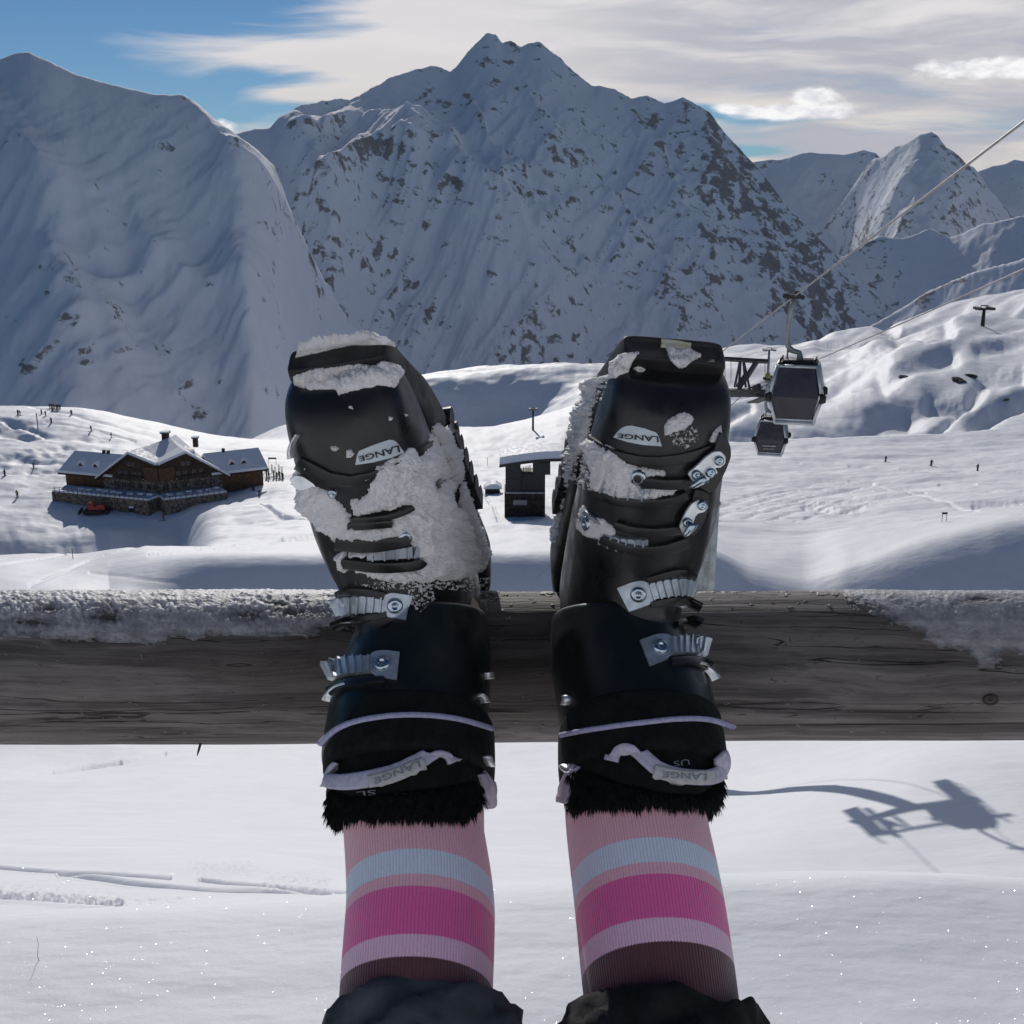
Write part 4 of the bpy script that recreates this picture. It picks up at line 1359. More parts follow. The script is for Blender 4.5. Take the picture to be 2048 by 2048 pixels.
# black lever bases and steel levers at the outer edge
def lever(anchor, base, steel, wire, st):
    plate3d(bR, base, anchor, .005, .003, .55, 'lever_base', M_SHELL, rootR)
    p = plate3d(bR, steel, anchor, .0016, .0095, .62, 'buckle_lever', M_STEEL, rootR)
    pb = bvh_of([p])
    studs(pb, rootR, st, .0030)
    c = [h_[0] + h_[1] * .003 for h_ in (hit(pb, *anchor),)][0]
    mb = MB()
    P_ = []
    for w_ in wire:
        d = pray(*w_); P_.append(d.normalized() * (c.length - .002))
    mb.tube(P_, [.0012, .0026, .0036, .0042][:len(P_)], 10)
    build_fix(mb, 'bail_wire', M_RIVET, rootR)
lever((1400, 940), [(1438, 861), (1450, 873), (1458, 892), (1459, 912), (1449, 938), (1438, 960), (1428, 977), (1414, 983), (1396, 974), (1384, 958), (1400, 930), (1426, 896)],
      [(1374, 946), (1392, 931), (1410, 913), (1427, 902), (1441, 901), (1451, 912), (1451, 926), (1441, 935), (1430, 935), (1436, 946), (1424, 951), (1412, 966), (1400, 960), (1386, 964)],
      [(1379, 976), (1390, 970), (1402, 962), (1412, 955)], [(1437, 921), (1392, 949), (1420, 945)])
lever((1376, 1030), [(1386, 975), (1402, 977), (1416, 985), (1417, 1010), (1411, 1032), (1397, 1058), (1383, 1070), (1372, 1066), (1368, 1046), (1380, 1005)],
      [(1358, 1052), (1370, 1024), (1382, 1006), (1396, 998), (1412, 1004), (1416, 1014), (1409, 1023), (1397, 1025), (1390, 1034), (1384, 1052), (1374, 1069), (1364, 1066)],
      [(1366, 1074), (1374, 1066), (1382, 1056), (1386, 1046)], [(1403, 1010), (1374, 1044)])
studs(bR, rootR, [(1255, 1054)])
wrap_convex(bR, [(1229, 874), (1242, 858), (1252, 852), (1264, 851), (1290, 857), (1314, 866), (1319, 878), (1323, 892), (1285, 889), (1255, 883)], 'decal', M_DECAL, rootR)
text_on(bR, 'LANGE', [(1316, 872), (1239, 866), (1238, 875), (1317, 884)], 'lettering', M_INK, rootR, 0.0024, 0.018)
mbd = strip(bR, [(1322, 687, 16), (1350, 690, 16), (1381, 694, 14)], 16, 0.0012, 0.0008, across=4, step=3, smooth=0, edge=0.1)
build_fix(mbd, 'sticker', mat('worn_sticker', (0.62, 0.64, 0.60), 0.5, 0, 0.2, 120, col2=(0.5, 0.48, 0.3)), rootR)
def Zr(x, y): return Zl(x, y, 1050, 640, 3.577)
snowR = [
 [Zr(480, 335), Zr(530, 350), Zr(500, 450), Zr(450, 560), Zr(440, 700), Zr(480, 850), Zr(620, 900), Zr(700, 980), Zr(820, 1050), Zr(1000, 1080), Zr(1010, 1110), Zr(880, 1120), Zr(820, 1110), Zr(790, 1150), Zr(860, 1200), Zr(1090, 1200), Zr(1060, 1240), Zr(880, 1285), Zr(640, 1280), Zr(490, 1230), Zr(470, 1100), Zr(430, 960), Zr(330, 920), Zr(270, 1000), Zr(270, 800), Zr(320, 620), Zr(390, 450)],
]
snow_patch(bR, snowR, 'snow_crust', rootR, M_CRUST, 0.0075, 1.7, 6, 31, (), 14, 0.7)
snow_patch(bR, [[Zr(620, 300), Zr(700, 240), Zr(820, 235), Zr(770, 290), Zr(740, 370), Zr(640, 420), Zr(600, 420), Zr(500, 480), Zr(540, 410), Zr(610, 380)], [Zr(770, 350), Zr(830, 330), Zr(860, 355), Zr(820, 375)],
  [Zr(1010, 200), Zr(1100, 215), Zr(1180, 195), Zr(1255, 260), Zr(1180, 310), Zr(1120, 340), Zr(1050, 310)],
  [Zr(990, 770), Zr(1040, 700), Zr(1110, 665), Zr(1180, 670), Zr(1210, 710), Zr(1150, 780), Zr(1000, 830)],
  [Zr(380, 1400), Zr(420, 1330), Zr(470, 1400), Zr(560, 1420), Zr(650, 1500), Zr(640, 1580), Zr(540, 1570), Zr(430, 1540), Zr(380, 1480)],
  [Zr(1320, 860), Zr(1350, 800), Zr(1400, 740), Zr(1400, 880), Zr(1330, 880)]], 'snow_crust', rootR, M_CRUST, 0.0055, 1.6, 4, 33, (), 9, 0.6)
snow_patch(bR, [[Zr(1030, 820), Zr(1200, 760), Zr(1240, 790), Zr(1240, 870), Zr(1150, 920), Zr(1060, 890)], [Zr(440, 450), Zr(600, 420), Zr(560, 560), Zr(450, 640)], [Zr(330, 930), Zr(480, 900), Zr(480, 1250), Zr(330, 1150)]], 'snow_crust', rootR, M_CRUST, 0.003, 1.5, 3, 35, (), 5, 0.5, sparse=0.9)
snow_patch(bR, [[(1180, 668), (1240, 655), (1320, 657), (1300, 662), (1240, 664), (1200, 680)]], 'snow_crust', rootR, M_CRUST, 0.005, 1.5, 2, 36, (), 6, 0.4)
snow_patch(bR, [[(1128, 800), (1150, 765), (1182, 738), (1196, 760), (1178, 860), (1150, 930), (1125, 1000), (1100, 1050), (1078, 1000), (1084, 920), (1106, 850)]], 'snow_crust', rootR, M_CRUST, 0.0075, 1.5, 11, 43, (), 12, 1.1, 0, 0.0032)
snow_patch(bR, [[(1130, 880), (1120, 900), (1085, 910), (1072, 950), (1080, 1000), (1090, 1060), (1110, 1090), (1130, 1000), (1125, 930)]], 'snow_crust', rootR, M_CRUST, 0.006, 1.7, 6, 37, (), 9, 0.6)

# ---------------- loops, liner padding, fur, prints (both boots)
def cuffs(root, bv, M0, loop, label, txtq, pads, furpoly, seed, prints, hook):
    mb = strip(bv, loop, 26, 0.0022, 0.0045, across=6, step=3, smooth=2, edge=0.15, sink=-0.0035)
    lp = build_fix(mb, 'pull_loop', M_TAPE, root)
    bb = bvh_of([lp])
    mb = strip(bb, label, 24, 0.0012, 0.0006, across=6, step=3, smooth=1, edge=0.1, sink=0)
    lb = build_fix(mb, 'loop_label', M_TAPE2, root); lb.parent = lp; 
    bb2 = bvh_of([PL['liner'], lp]) if False else None
    # lettering sits on the label
    lbw = [v.co + root.location for v in lb.data.vertices]
    tb = BVHTree.FromPolygons(lbw, [tuple(p.vertices) for p in lb.data.polygons])
    tx = text_on(tb, 'LANGE', txtq, 'lettering', M_GREYINK, root, 0.0006, 0.02)
    tx.parent = lp
    for p, m_, nm in pads:
        mb = strip(bv, p, 20, 0.004, 0.001, across=6, step=3, smooth=1, edge=0.6)
        if mb: build_fix(mb, nm, m_, root)
    fur_on(bv, root, furpoly, None, None, 8500, seed, M0)
    for txt, q in prints:
        text_on(bv, txt, q, 'lettering', M_GREYINK, root, 0.0012, 0.0)
    for h_ in hook:
        mb = strip(bv, h_, 7, 0.004, 0.002, across=4, step=3, smooth=1, edge=0.6)
        if mb: build_fix(mb, 'strap_buckle', M_STEEL, root)


cuffs(rootL, bL, ML0,
      [(902, 1528, 26), (896, 1512, 26), (874, 1505, 24), (860, 1513, 26), (838, 1527, 28), (793, 1551, 30), (740, 1563, 30), (700, 1568, 28), (668, 1566, 24), (656, 1558, 16), (668, 1540, 14), (682, 1528, 12)],
      [(738, 1564, 24), (770, 1558, 26), (800, 1548, 26), (830, 1534, 24), (848, 1526, 20)],
      [(838, 1521), (748, 1557), (751, 1569), (842, 1534)],
      [([(962, 1545, 18), (972, 1560, 26), (978, 1585, 30), (980, 1606, 26)], M_PAD, 'liner_padding')],
      [(662, 1575), (700, 1590), (780, 1585), (870, 1575), (950, 1560), (962, 1570), (952, 1612), (930, 1632), (890, 1650), (820, 1660), (740, 1660), (668, 1660), (656, 1600)], 3,
      [('SL', [(752, 1580), (715, 1584), (716, 1594), (753, 1590)]), ('FJ', [(808, 1584), (789, 1588), (791, 1598), (810, 1594)])],
      [[(968, 1512), (970, 1522), (976, 1530)], [(954, 1391), (962, 1396), (965, 1406)], [(972, 1345), (974, 1358)]])
cuffs(rootR, bR, MR0,
      [(1228, 1526, 24), (1232, 1508, 26), (1248, 1498, 26), (1266, 1500, 26), (1289, 1520, 26), (1311, 1541, 28), (1344, 1553, 28), (1385, 1557, 28), (1420, 1553, 28), (1436, 1538, 24), (1438, 1520, 20), (1430, 1506, 20)],
      [(1308, 1542, 26), (1340, 1551, 26), (1380, 1556, 26), (1418, 1553, 24), (1428, 1550, 20)],
      [(1414, 1548), (1325, 1543), (1325, 1555), (1412, 1561)],
      [([(1152, 1530, 20), (1142, 1552, 26), (1134, 1580, 30), (1132, 1604, 28)], M_PAD, 'liner_padding')],
      [(1146, 1532), (1180, 1540), (1240, 1565), (1330, 1585), (1400, 1588), (1446, 1556), (1466, 1580), (1462, 1620), (1399, 1625), (1344, 1625), (1300, 1630), (1262, 1638), (1224, 1636), (1180, 1630), (1140, 1610)], 4,
      [('US', [(1376, 1519), (1346, 1524), (1347, 1534), (1378, 1530)])],
      [[(1138, 1392), (1140, 1400), (1136, 1410)], [(1132, 1530), (1140, 1537), (1150, 1530)]])

# ------------------------------------------------------------------ the person wearing them (shins, socks, turned-up trousers)
M_SKIN = mat('skin', (0.55, 0.36, 0.28), 0.5, 0, 0.06, 20)


def z_at(M0, py, yf):
    """height along the shin where a front line shows at photo row py"""
    best = None
    for i in range(400):
        z = 0.1 + i * 0.001
        w = M0 @ Vector((0, yf, z))
        p = px_of(w.x, w.y, w.z)[1]
        if best is None or abs(p - py) < best[0]:
            best = (abs(p - py), z)
    return best[1]


def sock_mat(name, M0, bands):
    m = bpy.data.materials.new(name); m.use_nodes = True
    t = NT(m.node_tree); p = m.node_tree.nodes['Principled BSDF']
    p.inputs['Roughness'].default_value = 0.85
    p.inputs['Specular IOR Level'].default_value = 0.2
    p.inputs['Sheen Weight'].default_value = 0.5
    at = t.n('ShaderNodeAttribute', attribute_name='along').outputs['Fac']
    an = t.n('ShaderNodeAttribute', attribute_name='around').outputs['Fac']
    jag = t.m('MULTIPLY', t.m('SINE', t.m('MULTIPLY', an, 170)), 0.0003)
    z = t.m('ADD', at, jag)
    rib = t.m('SINE', t.m('MULTIPLY', an, 150 * 1.0))
    ribn = t.m('ADD', t.m('MULTIPLY', rib, 0.5), 0.5)
    tcn = t.n('ShaderNodeTexCoord').outputs['Object']
    fz = t.noise(tcn, 700, 3, .7)
    col = None
    dark = []
    for z0, c in bands:
        if col is None: col = t.mix(0.0, c, c)
        else: col = t.mix(t.m('GREATER_THAN', z, z0), col, c)
    # knit: shade of the rib grooves put into the colour, plus fibre mottling
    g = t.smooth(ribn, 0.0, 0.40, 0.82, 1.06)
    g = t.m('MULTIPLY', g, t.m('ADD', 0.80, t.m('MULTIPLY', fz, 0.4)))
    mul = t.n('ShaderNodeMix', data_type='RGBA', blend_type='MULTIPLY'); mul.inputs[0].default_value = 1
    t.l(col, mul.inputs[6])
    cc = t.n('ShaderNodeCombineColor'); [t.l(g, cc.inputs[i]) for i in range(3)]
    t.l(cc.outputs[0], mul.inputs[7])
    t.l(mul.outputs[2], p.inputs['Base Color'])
    hh = t.m('ADD', ribn, t.m('MULTIPLY', fz, 0.8))
    t.l(t.bump(hh, 0.6, 0.0006), p.inputs['Normal'])
    return m


person = empty('person', cw(0, -.42, .55))
tag(person, 'person sitting with legs stretched out, striped pink knee socks and turned-up dark trousers', 'person')


def leg_rings(f, w0, cx=0.0):
    return [(.048 * f, .02, -.045 * f, .02, w0 * f * .92, 2.1, cx), (.052 * f, .10, -.050 * f, .10, w0 * f * .95, 2.1, cx), (.054 * f, .18, -.056 * f, .18, w0 * f, 2.1, cx), (.055 * f, .24, -.060 * f, .24, w0 * f * 1.0, 2.1, cx),
            (.053 * f, .30, -.058 * f, .30, w0 * f * .965, 2.1, cx), (.052 * f, .34, -.052 * f, .34, w0 * f * .95, 2.1, cx), (.050 * f, .37, -.05 * f, .37, w0 * f * .97, 2.1, cx)]


def leg_surface(M0, f, w0, cx, z0, z1, nz, name, m, lean=0.0):
    rr = catmull(leg_rings(f, w0, cx), 12)
    zs = rr[:, 1]
    nseg = 96
    vs, al, ar = [], [], []
    for i in range(nz):
        z = z0 + (z1 - z0) * i / (nz - 1)
        r = [np.interp(z, zs, rr[:, k]) for k in range(7)]
        for j in range(nseg):
            a = 2 * math.pi * j / nseg
            c, s = math.cos(a), math.sin(a)
            wr = 1 + 0.004 * math.sin(3 * a + z * 40)
            y = (r[2] + (r[0] - r[2]) * (1 + math.copysign(abs(c) ** (2 / r[5]), c)) / 2) * wr
            x = (r[6] * float(sstep(z, .135, .225)) + lean * max(0, z - .16) + r[4] * math.copysign(abs(s) ** (2 / r[5]), s)) * wr
            vs.append(M0 @ Vector((x, y, z)))
            al.append(z); ar.append(x / w0 * 1.0 if False else math.asin(max(-1, min(1, s))) if c > 0 else math.pi - math.asin(max(-1, min(1, s))))
    fs = [(i * nseg + j, (i + 1) * nseg + j, (i + 1) * nseg + (j + 1) % nseg, i * nseg + (j + 1) % nseg) for i in range(nz - 1) for j in range(nseg)]
    b = MB(); b.add(vs, fs)
    o = build_fix(b, name, m, person)
    for nm, d in (('along', al), ('around', ar)):
        at = o.data.attributes.new(nm, 'FLOAT', 'POINT'); at.data.foreach_set('value', d)
    return o


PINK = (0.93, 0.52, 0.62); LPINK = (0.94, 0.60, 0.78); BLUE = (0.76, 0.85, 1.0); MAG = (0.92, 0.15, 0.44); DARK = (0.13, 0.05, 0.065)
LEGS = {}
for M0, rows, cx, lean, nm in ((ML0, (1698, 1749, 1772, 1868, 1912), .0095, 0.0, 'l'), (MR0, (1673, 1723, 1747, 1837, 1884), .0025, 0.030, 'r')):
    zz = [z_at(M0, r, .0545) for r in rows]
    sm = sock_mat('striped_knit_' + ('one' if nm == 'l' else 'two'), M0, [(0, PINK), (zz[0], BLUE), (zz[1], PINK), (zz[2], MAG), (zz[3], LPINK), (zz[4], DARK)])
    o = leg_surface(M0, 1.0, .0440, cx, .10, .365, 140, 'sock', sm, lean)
    o['label'] = 'striped pink, blue and magenta knee sock on the %s leg' % ('left' if nm == 'l' else 'right')
    LEGS[nm] = (M0, cx, lean)

# body: both shins and thighs as one continuous surface inside socks and trousers
bd = MB()
hips = cw(0, -.62, .12)
for nm, (M0, cx, lean) in LEGS.items():
    pts = [M0 @ Vector((cx, 0, .0)), M0 @ Vector((cx, 0, .15)), M0 @ Vector((cx, 0, .30)), M0 @ Vector((cx, -.01, .37))]
    kx = pts[-1].x
    hip = Vector((kx * 1.15, hips.y, hips.z))
    pts += [pts[-1].lerp(hip, .33) + Vector((0, 0, .02)), pts[-1].lerp(hip, .75), hip, Vector((0, hips.y - .05, hips.z))]
    bd.tube(pts, [.040, .046, .050, .055, .065, .075, .085, .085], 20, up=Vector((1, 0, 0)))
body = build_fix(bd, 'legs', M_SKIN, person)

# trousers, rolled above the knee end of the socks
def cloth_mat(name, col, col2):
    m = mat(name, col, 0.85, 0, 0.2, 30, 0.5, 500, 0.25, 0.0006, col2)
    return m


M_TRO = cloth_mat('slate_trouser_cloth', (0.075, 0.088, 0.102), (0.10, 0.115, 0.13))
M_TRO2 = cloth_mat('black_fleece_lining', (0.012, 0.013, 0.015), (0.018, 0.020, 0.022))


def trouser(nm, m, prof, seed, folds):
    """hem ring drawn around the leg; prof(angle) gives how far down the shin the hem reaches"""
    M0, cx, lean = LEGS[nm]
    ns, nt = 120, 46
    hipw = Vector((0, 0, 0))
    vs = []
    knee = M0 @ Vector((cx, -.01, .40))
    hip = Vector((knee.x * 1.1, hips.y, hips.z))
    Minv = M0.inverted()
    for i in range(nt):
        t = i / (nt - 1)
        for j in range(ns):
            a = 2 * math.pi * j / ns
            c, s = math.cos(a), math.sin(a)
            z0 = prof(a)
            if t < 0.6:
                u = t / 0.6
                z = z0 + (0.41 - z0) * u
                # the first rows turn inwards so that the hem has a thick rolled lip
                lip = 1.0 if i > 2 else (0.86, 0.93, 0.985)[i]
                bul = folds(a, u)
                r = (.0535 + .010 * math.sin(u * 1.4) + bul) * lip
                p = M0 @ Vector((cx + r * s * (.93 + .22 * u), r * c * 1.12 - .004, z + (0.004 if i == 0 else 0)))
            else:
                u = (t - 0.6) / 0.4
                base = M0 @ Vector((cx + (.0635 + folds(a, 1.0)) * s * 1.15, (.0635 + folds(a, 1.0)) * c * 1.12 - .004, .41))
                q = hip + Vector((s * .11, 0, 0)) + Vector((0, -.25, .97)).normalized() * (c * .10)
                p = base.lerp(q, u) + Vector((0, 0, .03 * math.sin(u * math.pi)))
            wv = Vector((p.x * 20 + seed + 12 * t, p.y * 20, p.z * 20))
            n_ = (1 - abs(mnoise.noise(wv)) * 2.4) * .0090 + (1 - abs(mnoise.noise(wv * 2.6)) * 2.4) * .0042 + mnoise.noise(wv * 9) * .0006
            vs.append(p + (p - knee).normalized() * n_ * (1 if i > 1 else .4))
    fs = [(i * ns + j, (i + 1) * ns + j, (i + 1) * ns + (j + 1) % ns, i * ns + (j + 1) % ns) for i in range(nt - 1) for j in range(ns)]
    b = MB(); b.add(vs, fs)
    return build_fix(b, 'trouser_leg', m, person)


# hem heights from the photo rows
zl = z_at(ML0, 1945, .058); zr = z_at(MR0, 1990, .058)
tl = trouser('l', M_TRO, lambda a: zl - .007 + .026 * max(0, -math.sin(a)) ** 1.1 + .006 * max(0, math.sin(a)) + 0.003 * math.sin(3 * a + 1), 3,
        lambda a, u: .011 * max(0, math.sin(a - .3)) * (u ** .5) + .0045 * math.sin(5 * a + 6 * u) * u + .006 * math.exp(-((a - 1.0 - u * .8) / .25) ** 2) + .006 * math.exp(-((a - 5.9 + u * .6) / .22) ** 2))
tl['label'] = 'slate grey trouser leg crumpled over the top of the left sock'
tr = trouser('r', M_TRO2, lambda a: zr - .009 + .003 * math.sin(2 * a + .6), 9,
        lambda a, u: .004 + .004 * math.sin(2 * a) * u + .022 * max(0, math.sin(a - .1)) * sstep(u, .15, .8) + .012 * max(0, -math.sin(a)) * sstep(u, 0.05, .5))
tr['label'] = 'black fleece-lined trouser leg folded back above the right sock'


# ------------------------------------------------------------------ log rail the boots rest on
def wood_mat():
    m = bpy.data.materials.new('weathered_log'); m.use_nodes = True
    t = NT(m.node_tree); p = m.node_tree.nodes['Principled BSDF']
    tc = t.n('ShaderNodeTexCoord').outputs['Object']
    st = t.mapping(tc, (2.4, 60, 60))
    w = t.noise(t.mapping(tc, (3.0, 9, 9)), 1.0, 4, .5, 0, 1)
    vm = t.n('ShaderNodeVectorMath', operation='ADD'); t.l(st, vm.inputs[0])
    vs = t.n('ShaderNodeVectorMath', operation='SCALE'); t.l(w, vs.inputs[0]); vs.inputs['Scale'].default_value = 3.4; t.l(vs.outputs[0], vm.inputs[1])
    g1 = t.noise(vm.outputs[0], 1.0, 8, .62)
    g2 = t.noise(t.mapping(vm.outputs[0], (1.4, 5, 5)), 1.0, 5, .65)
    big = t.noise(t.mapping(tc, (3, 8, 8)), 1.0, 3, .5)
    col = t.mix(t.smooth(g1, .34, .66), (0.062, 0.056, 0.055), (0.205, 0.190, 0.182))
    col = t.mix(t.m('MULTIPLY', t.smooth(big, .45, .75), .6), col, (0.075, 0.058, 0.048))
    # drying cracks along the grain
    cr = t.noise(t.mapping(vm.outputs[0], (0.30, 0.9, 0.9), loc=(3, 2, 1)), 1.0, 2, .5)
    ck = t.m('ABSOLUTE', t.m('SUBTRACT', cr, 0.5))
    crack = t.smooth(ck, 0.0, 0.016, 1.0, 0.0)
    cm = t.m('MULTIPLY', crack, t.smooth(g2, .42, .56))
    col = t.mix(t.m('MULTIPLY', cm, .9), col, (0.012, 0.010, 0.009))
    l1 = t.noise(t.mapping(tc, (0.9, 34, 34), loc=(5, 3, 2)), 1.0, 2, .5, .15)
    lm = t.smooth(t.noise(t.mapping(tc, (2.5, 12, 12), loc=(1, 7, 3)), 1.0, 3, .5), .50, .60)
    lc = t.m('MULTIPLY', t.smooth(t.m('ABSOLUTE', t.m('SUBTRACT', l1, 0.5)), 0.0, 0.020, 1.0, 0.0), lm)
    cm = t.m('MAXIMUM', cm, lc)
    col = t.mix(t.m('MULTIPLY', lc, .85), col, (0.014, 0.012, 0.011))
    fine = t.smooth(g2, .30, .44, .5, 0)
    col = t.mix(fine, col, (0.025, 0.020, 0.018))
    t.l(col, p.inputs['Base Color'])
    p.inputs['Roughness'].default_value = .72
    p.inputs['Specular IOR Level'].default_value = .35
    h = t.m('SUBTRACT', t.m('ADD', t.m('MULTIPLY', g1, .6), t.m('MULTIPLY', g2, .35)), t.m('MULTIPLY', cm, .8))
    t.l(t.bump(h, .8, .004), p.inputs['Normal'])
    return m


M_WOOD = wood_mat()
LOGD = 1.170
c0 = cw((-1024) / F * LOGD, -(1335 - 1024) / F * LOGD, LOGD); c1 = cw(1024 / F * LOGD, -(1331 - 1024) / F * LOGD, LOGD)
ax = (c1 - c0).normalized()
c0 = c0 - ax * 1.0; c1 = c1 + ax * 1.0
fence = empty('log_rail_fence', Vector((0, c0.y, -2.4)))
tag(fence, 'thick weathered log rail with frost and old snow on top, under the two boots', 'fence')
n_len, n_ar = 520, 120
upv = Vector((0, 0, 1)); bkv = ax.cross(upv).normalized(); upv = bkv.cross(ax).normalized()
LT = (c1 - c0).length


def log_r(tx, a):
    """radius at place x along and angle a (0 = towards the far side, pi/2 = up)"""
    r = .0732 - .0025 * (tx - LT / 2) / 1.0 * .9
    r += .0022 * mnoise.noise(Vector((tx * 1.7, math.cos(a) * 1.2, math.sin(a) * 1.2)))
    r += .0010 * mnoise.noise(Vector((tx * 5, math.cos(a) * 7, math.sin(a) * 7)))
    r += .0007 * mnoise.noise(Vector((tx * 9, math.cos(a) * 22, math.sin(a) * 22)))
    return r


def log_pt(tx, a, extra=0.0):
    r = log_r(tx, a) + extra
    return c0 + ax * tx + bkv * (math.cos(a) * r) + upv * (math.sin(a) * r)


vs = [log_pt(LT * i / (n_len - 1), 2 * math.pi * j / n_ar) for i in range(n_len) for j in range(n_ar)]
fs = [(i * n_ar + j, i * n_ar + (j + 1) % n_ar, (i + 1) * n_ar + (j + 1) % n_ar, (i + 1) * n_ar + j) for i in range(n_len - 1) for j in range(n_ar)]
fs += [tuple(range(n_ar - 1, -1, -1)), tuple((n_len - 1) * n_ar + j for j in range(n_ar))]
b = MB(); b.add(vs, fs)
rail = build_fix(b, 'rail', M_WOOD, fence)
# knot
kb = MB()
h = hit(bvh_of([rail]), 1981, 1400)
for k, (r0, hh) in enumerate(((.0050, .0008), (.0034, .0016))):
    pass
q = h[1].to_track_quat('Z', 'Y').to_matrix()
prof = [(.0062, -.001), (.0060, .0006), (.0046, .0011), (.0038, .0004), (.0026, -.0003), (.0018, .0010), (.0002, .0012)]
ns = 18
kb.add([h[0] + q @ Vector((r * 1.25 * math.cos(2 * math.pi * j / ns), r * .95 * math.sin(2 * math.pi * j / ns), z)) for r, z in prof for j in range(ns)],
       [(i * ns + j, i * ns + (j + 1) % ns, (i + 1) * ns + (j + 1) % ns, (i + 1) * ns + j) for i in range(len(prof) - 1) for j in range(ns)])
build_fix(kb, 'knot', mat('knot_wood', (0.022, 0.017, 0.013), .6, 0, .4, 300), fence)
# posts that carry it, outside the picture on both sides
for sx in (-1.15, 1.15):
    pm = MB()
    base = Vector((sx, c0.y + .13, 0))
    pm.tube([base + Vector((0, 0, -2.5)), base + Vector((0, 0, -1.0)), base + Vector((0, 0, -.36))], [.075, .07, .066], 20)
    build_fix(pm, 'post', M_WOOD, fence)

# frost and refrozen snow on the rail: thin sheet with gaps, thicker lumps on the crest
M_FROST = mat('frost_crust', (0.50, 0.52, 0.56), 0.55, 0, 0.0, 20, 0.7, 420, 0.4, 0.0012)
_t = NT(M_FROST.node_tree); _p = M_FROST.node_tree.nodes['Principled BSDF']
_c = _t.n('ShaderNodeTexCoord').outputs['Object']
_at = _t.n('ShaderNodeAttribute', attribute_name='thick').outputs['Fac']
_t.l(_t.mix(_t.m('ADD', _at, _t.m('MULTIPLY', _t.m('SUBTRACT', _t.noise(_c, 60, 5, .7), .5), .5)), (0.10, 0.095, 0.10), (0.78, 0.80, 0.84)), _p.inputs['Base Color'])
_p.inputs['Alpha'].default_value = 1


def rail_snow():
    na, nl = 210, 1500
    tx = np.linspace(0.45, LT - 0.45, nl)
    an = np.linspace(R(128), R(-40), na)
    TX, AN = np.meshgrid(tx, an, indexing='ij')
    P0 = np.array([[log_pt(x, a) for a in an[::6]] for x in tx[::10]])
    # interpolate the log surface
    from numpy import interp
    A1 = np.empty((len(tx[::10]), na, 3))
    for i in range(A1.shape[0]):
        for k in range(3): A1[i, :, k] = interp(-an, -an[::6], P0[i, :, k])
    G = np.empty((nl, na, 3))
    for j in range(na):
        for k in range(3): G[:, j, k] = interp(tx, tx[::10], A1[:, j, k])
    Nn = np.array(bkv)[None, None] * np.cos(AN)[..., None] + np.array(upv)[None, None] * np.sin(AN)[..., None]
    up = CP * 0
    px, py = px_of(G[..., 0], G[..., 1], G[..., 2])
    # lower limit of the frost in photo rows, by column
    lim = np.interp(px, [-200, 0, 60, 140, 250, 300, 340, 420, 520, 620, 660, 700, 960, 985, 1085, 1300, 1440, 1600, 1680, 1700, 1730, 1800, 1870, 1930, 1960, 2010, 2048, 2300],
                    [1270, 1272, 1276, 1284, 1284, 1292, 1288, 1282, 1280, 1268, 1258, 1240, 1186, 1184, 1184, 1184, 1184, 1187, 1192, 1206, 1215, 1250, 1290, 1310, 1335, 1330, 1320, 1320])
    sd = (lim - py)
    sd = sd + 20 * fbm(px / 90, py / 30, 4, .55, 3) + 7 * fbm(px / 14, py / 9, 3, .6, 8)
    # bare places
    hole = 0
    for (cx, cy, rx, ry) in ((215, 1230, 42, 22), (60, 1245, 60, 10), (100, 1218, 24, 10), (500, 1232, 45, 14), (355, 1275, 30, 12), (590, 1225, 60, 12), (465, 1280, 60, 8), (560, 1210, 30, 8), (1960, 1240, 0.1, 0.1), (2020, 1310, 30, 14), (1965, 1200, 40, 6)):
        hole = np.maximum(hole, np.exp(-((px - cx) / rx) ** 2 - ((py - cy) / ry) ** 2))
    cover = sstep(sd, -4, 22) - hole * 1.05 + 0.35 * fbm(px / 30, py / 14, 5, .62, 13)
    bare = ((px > 960) & (px < 1690)) | (px > 640) & (px < 700) & (py > 1240)
    cover = np.where(px < 985, cover, np.where((px > 1690), cover, cover - .0))
    body = np.clip(cover, -1, 1)
    # loose grains on the crest
    crest = np.exp(-((AN - R(82)) / R(30)) ** 2) * np.where((px < 990), 1.0, np.where(px > 1690, .45, 0.0)) 
    crest = crest * sstep(fbm(px / 60, py * 0, 3, .5, 21), -.45, .1)
    lumps = np.clip(fbm(px / 9, AN * 9, 4, .65, 33) + .3, 0, 1)
    th = 0.0020 * np.clip(body, 0, 1) ** .7 * (0.7 + .5 * fbm(px / 40, py / 20, 3, .5, 17)) + 0.0030 * crest * lumps * (0.4 + lumps) + .0006 * fbm(px / 3.2, py / 3.2, 3, .7, 41)
    on = (body > 0.10) | (crest * lumps > .20)
    th = np.where(on, th, -0.002)
    T = G + Nn * th[..., None]
    o = grid_mesh('rail_snow', T, M_FROST)
    bm_keep = on
    me = o.data
    at = me.attributes.new('thick', 'FLOAT', 'POINT')
    at.data.foreach_set('value', (np.clip(body * .34 + crest * lumps * .9 + .2 * fbm(px / 50, py / 18, 4, .6, 71) - .05, 0, 1)).astype(np.float32).ravel())
    # drop faces fully inside the wood
    bm = bmesh.new(); bm.from_mesh(me); bm.verts.ensure_lookup_table()
    fl = on.ravel()
    dead = [f for f in bm.faces if not any(fl[v.index] for v in f.verts)]
    bmesh.ops.delete(bm, geom=dead, context='FACES')
    bm.to_mesh(me); bm.free()
    o.name = 'snow_crust'
    place(o, fence)
    return o


rail_snow()


# ------------------------------------------------------------------ cable car line
def CW(px, py, d):
    return cw((px - 1024) / F * d, (1024 - py) / F * d, d)


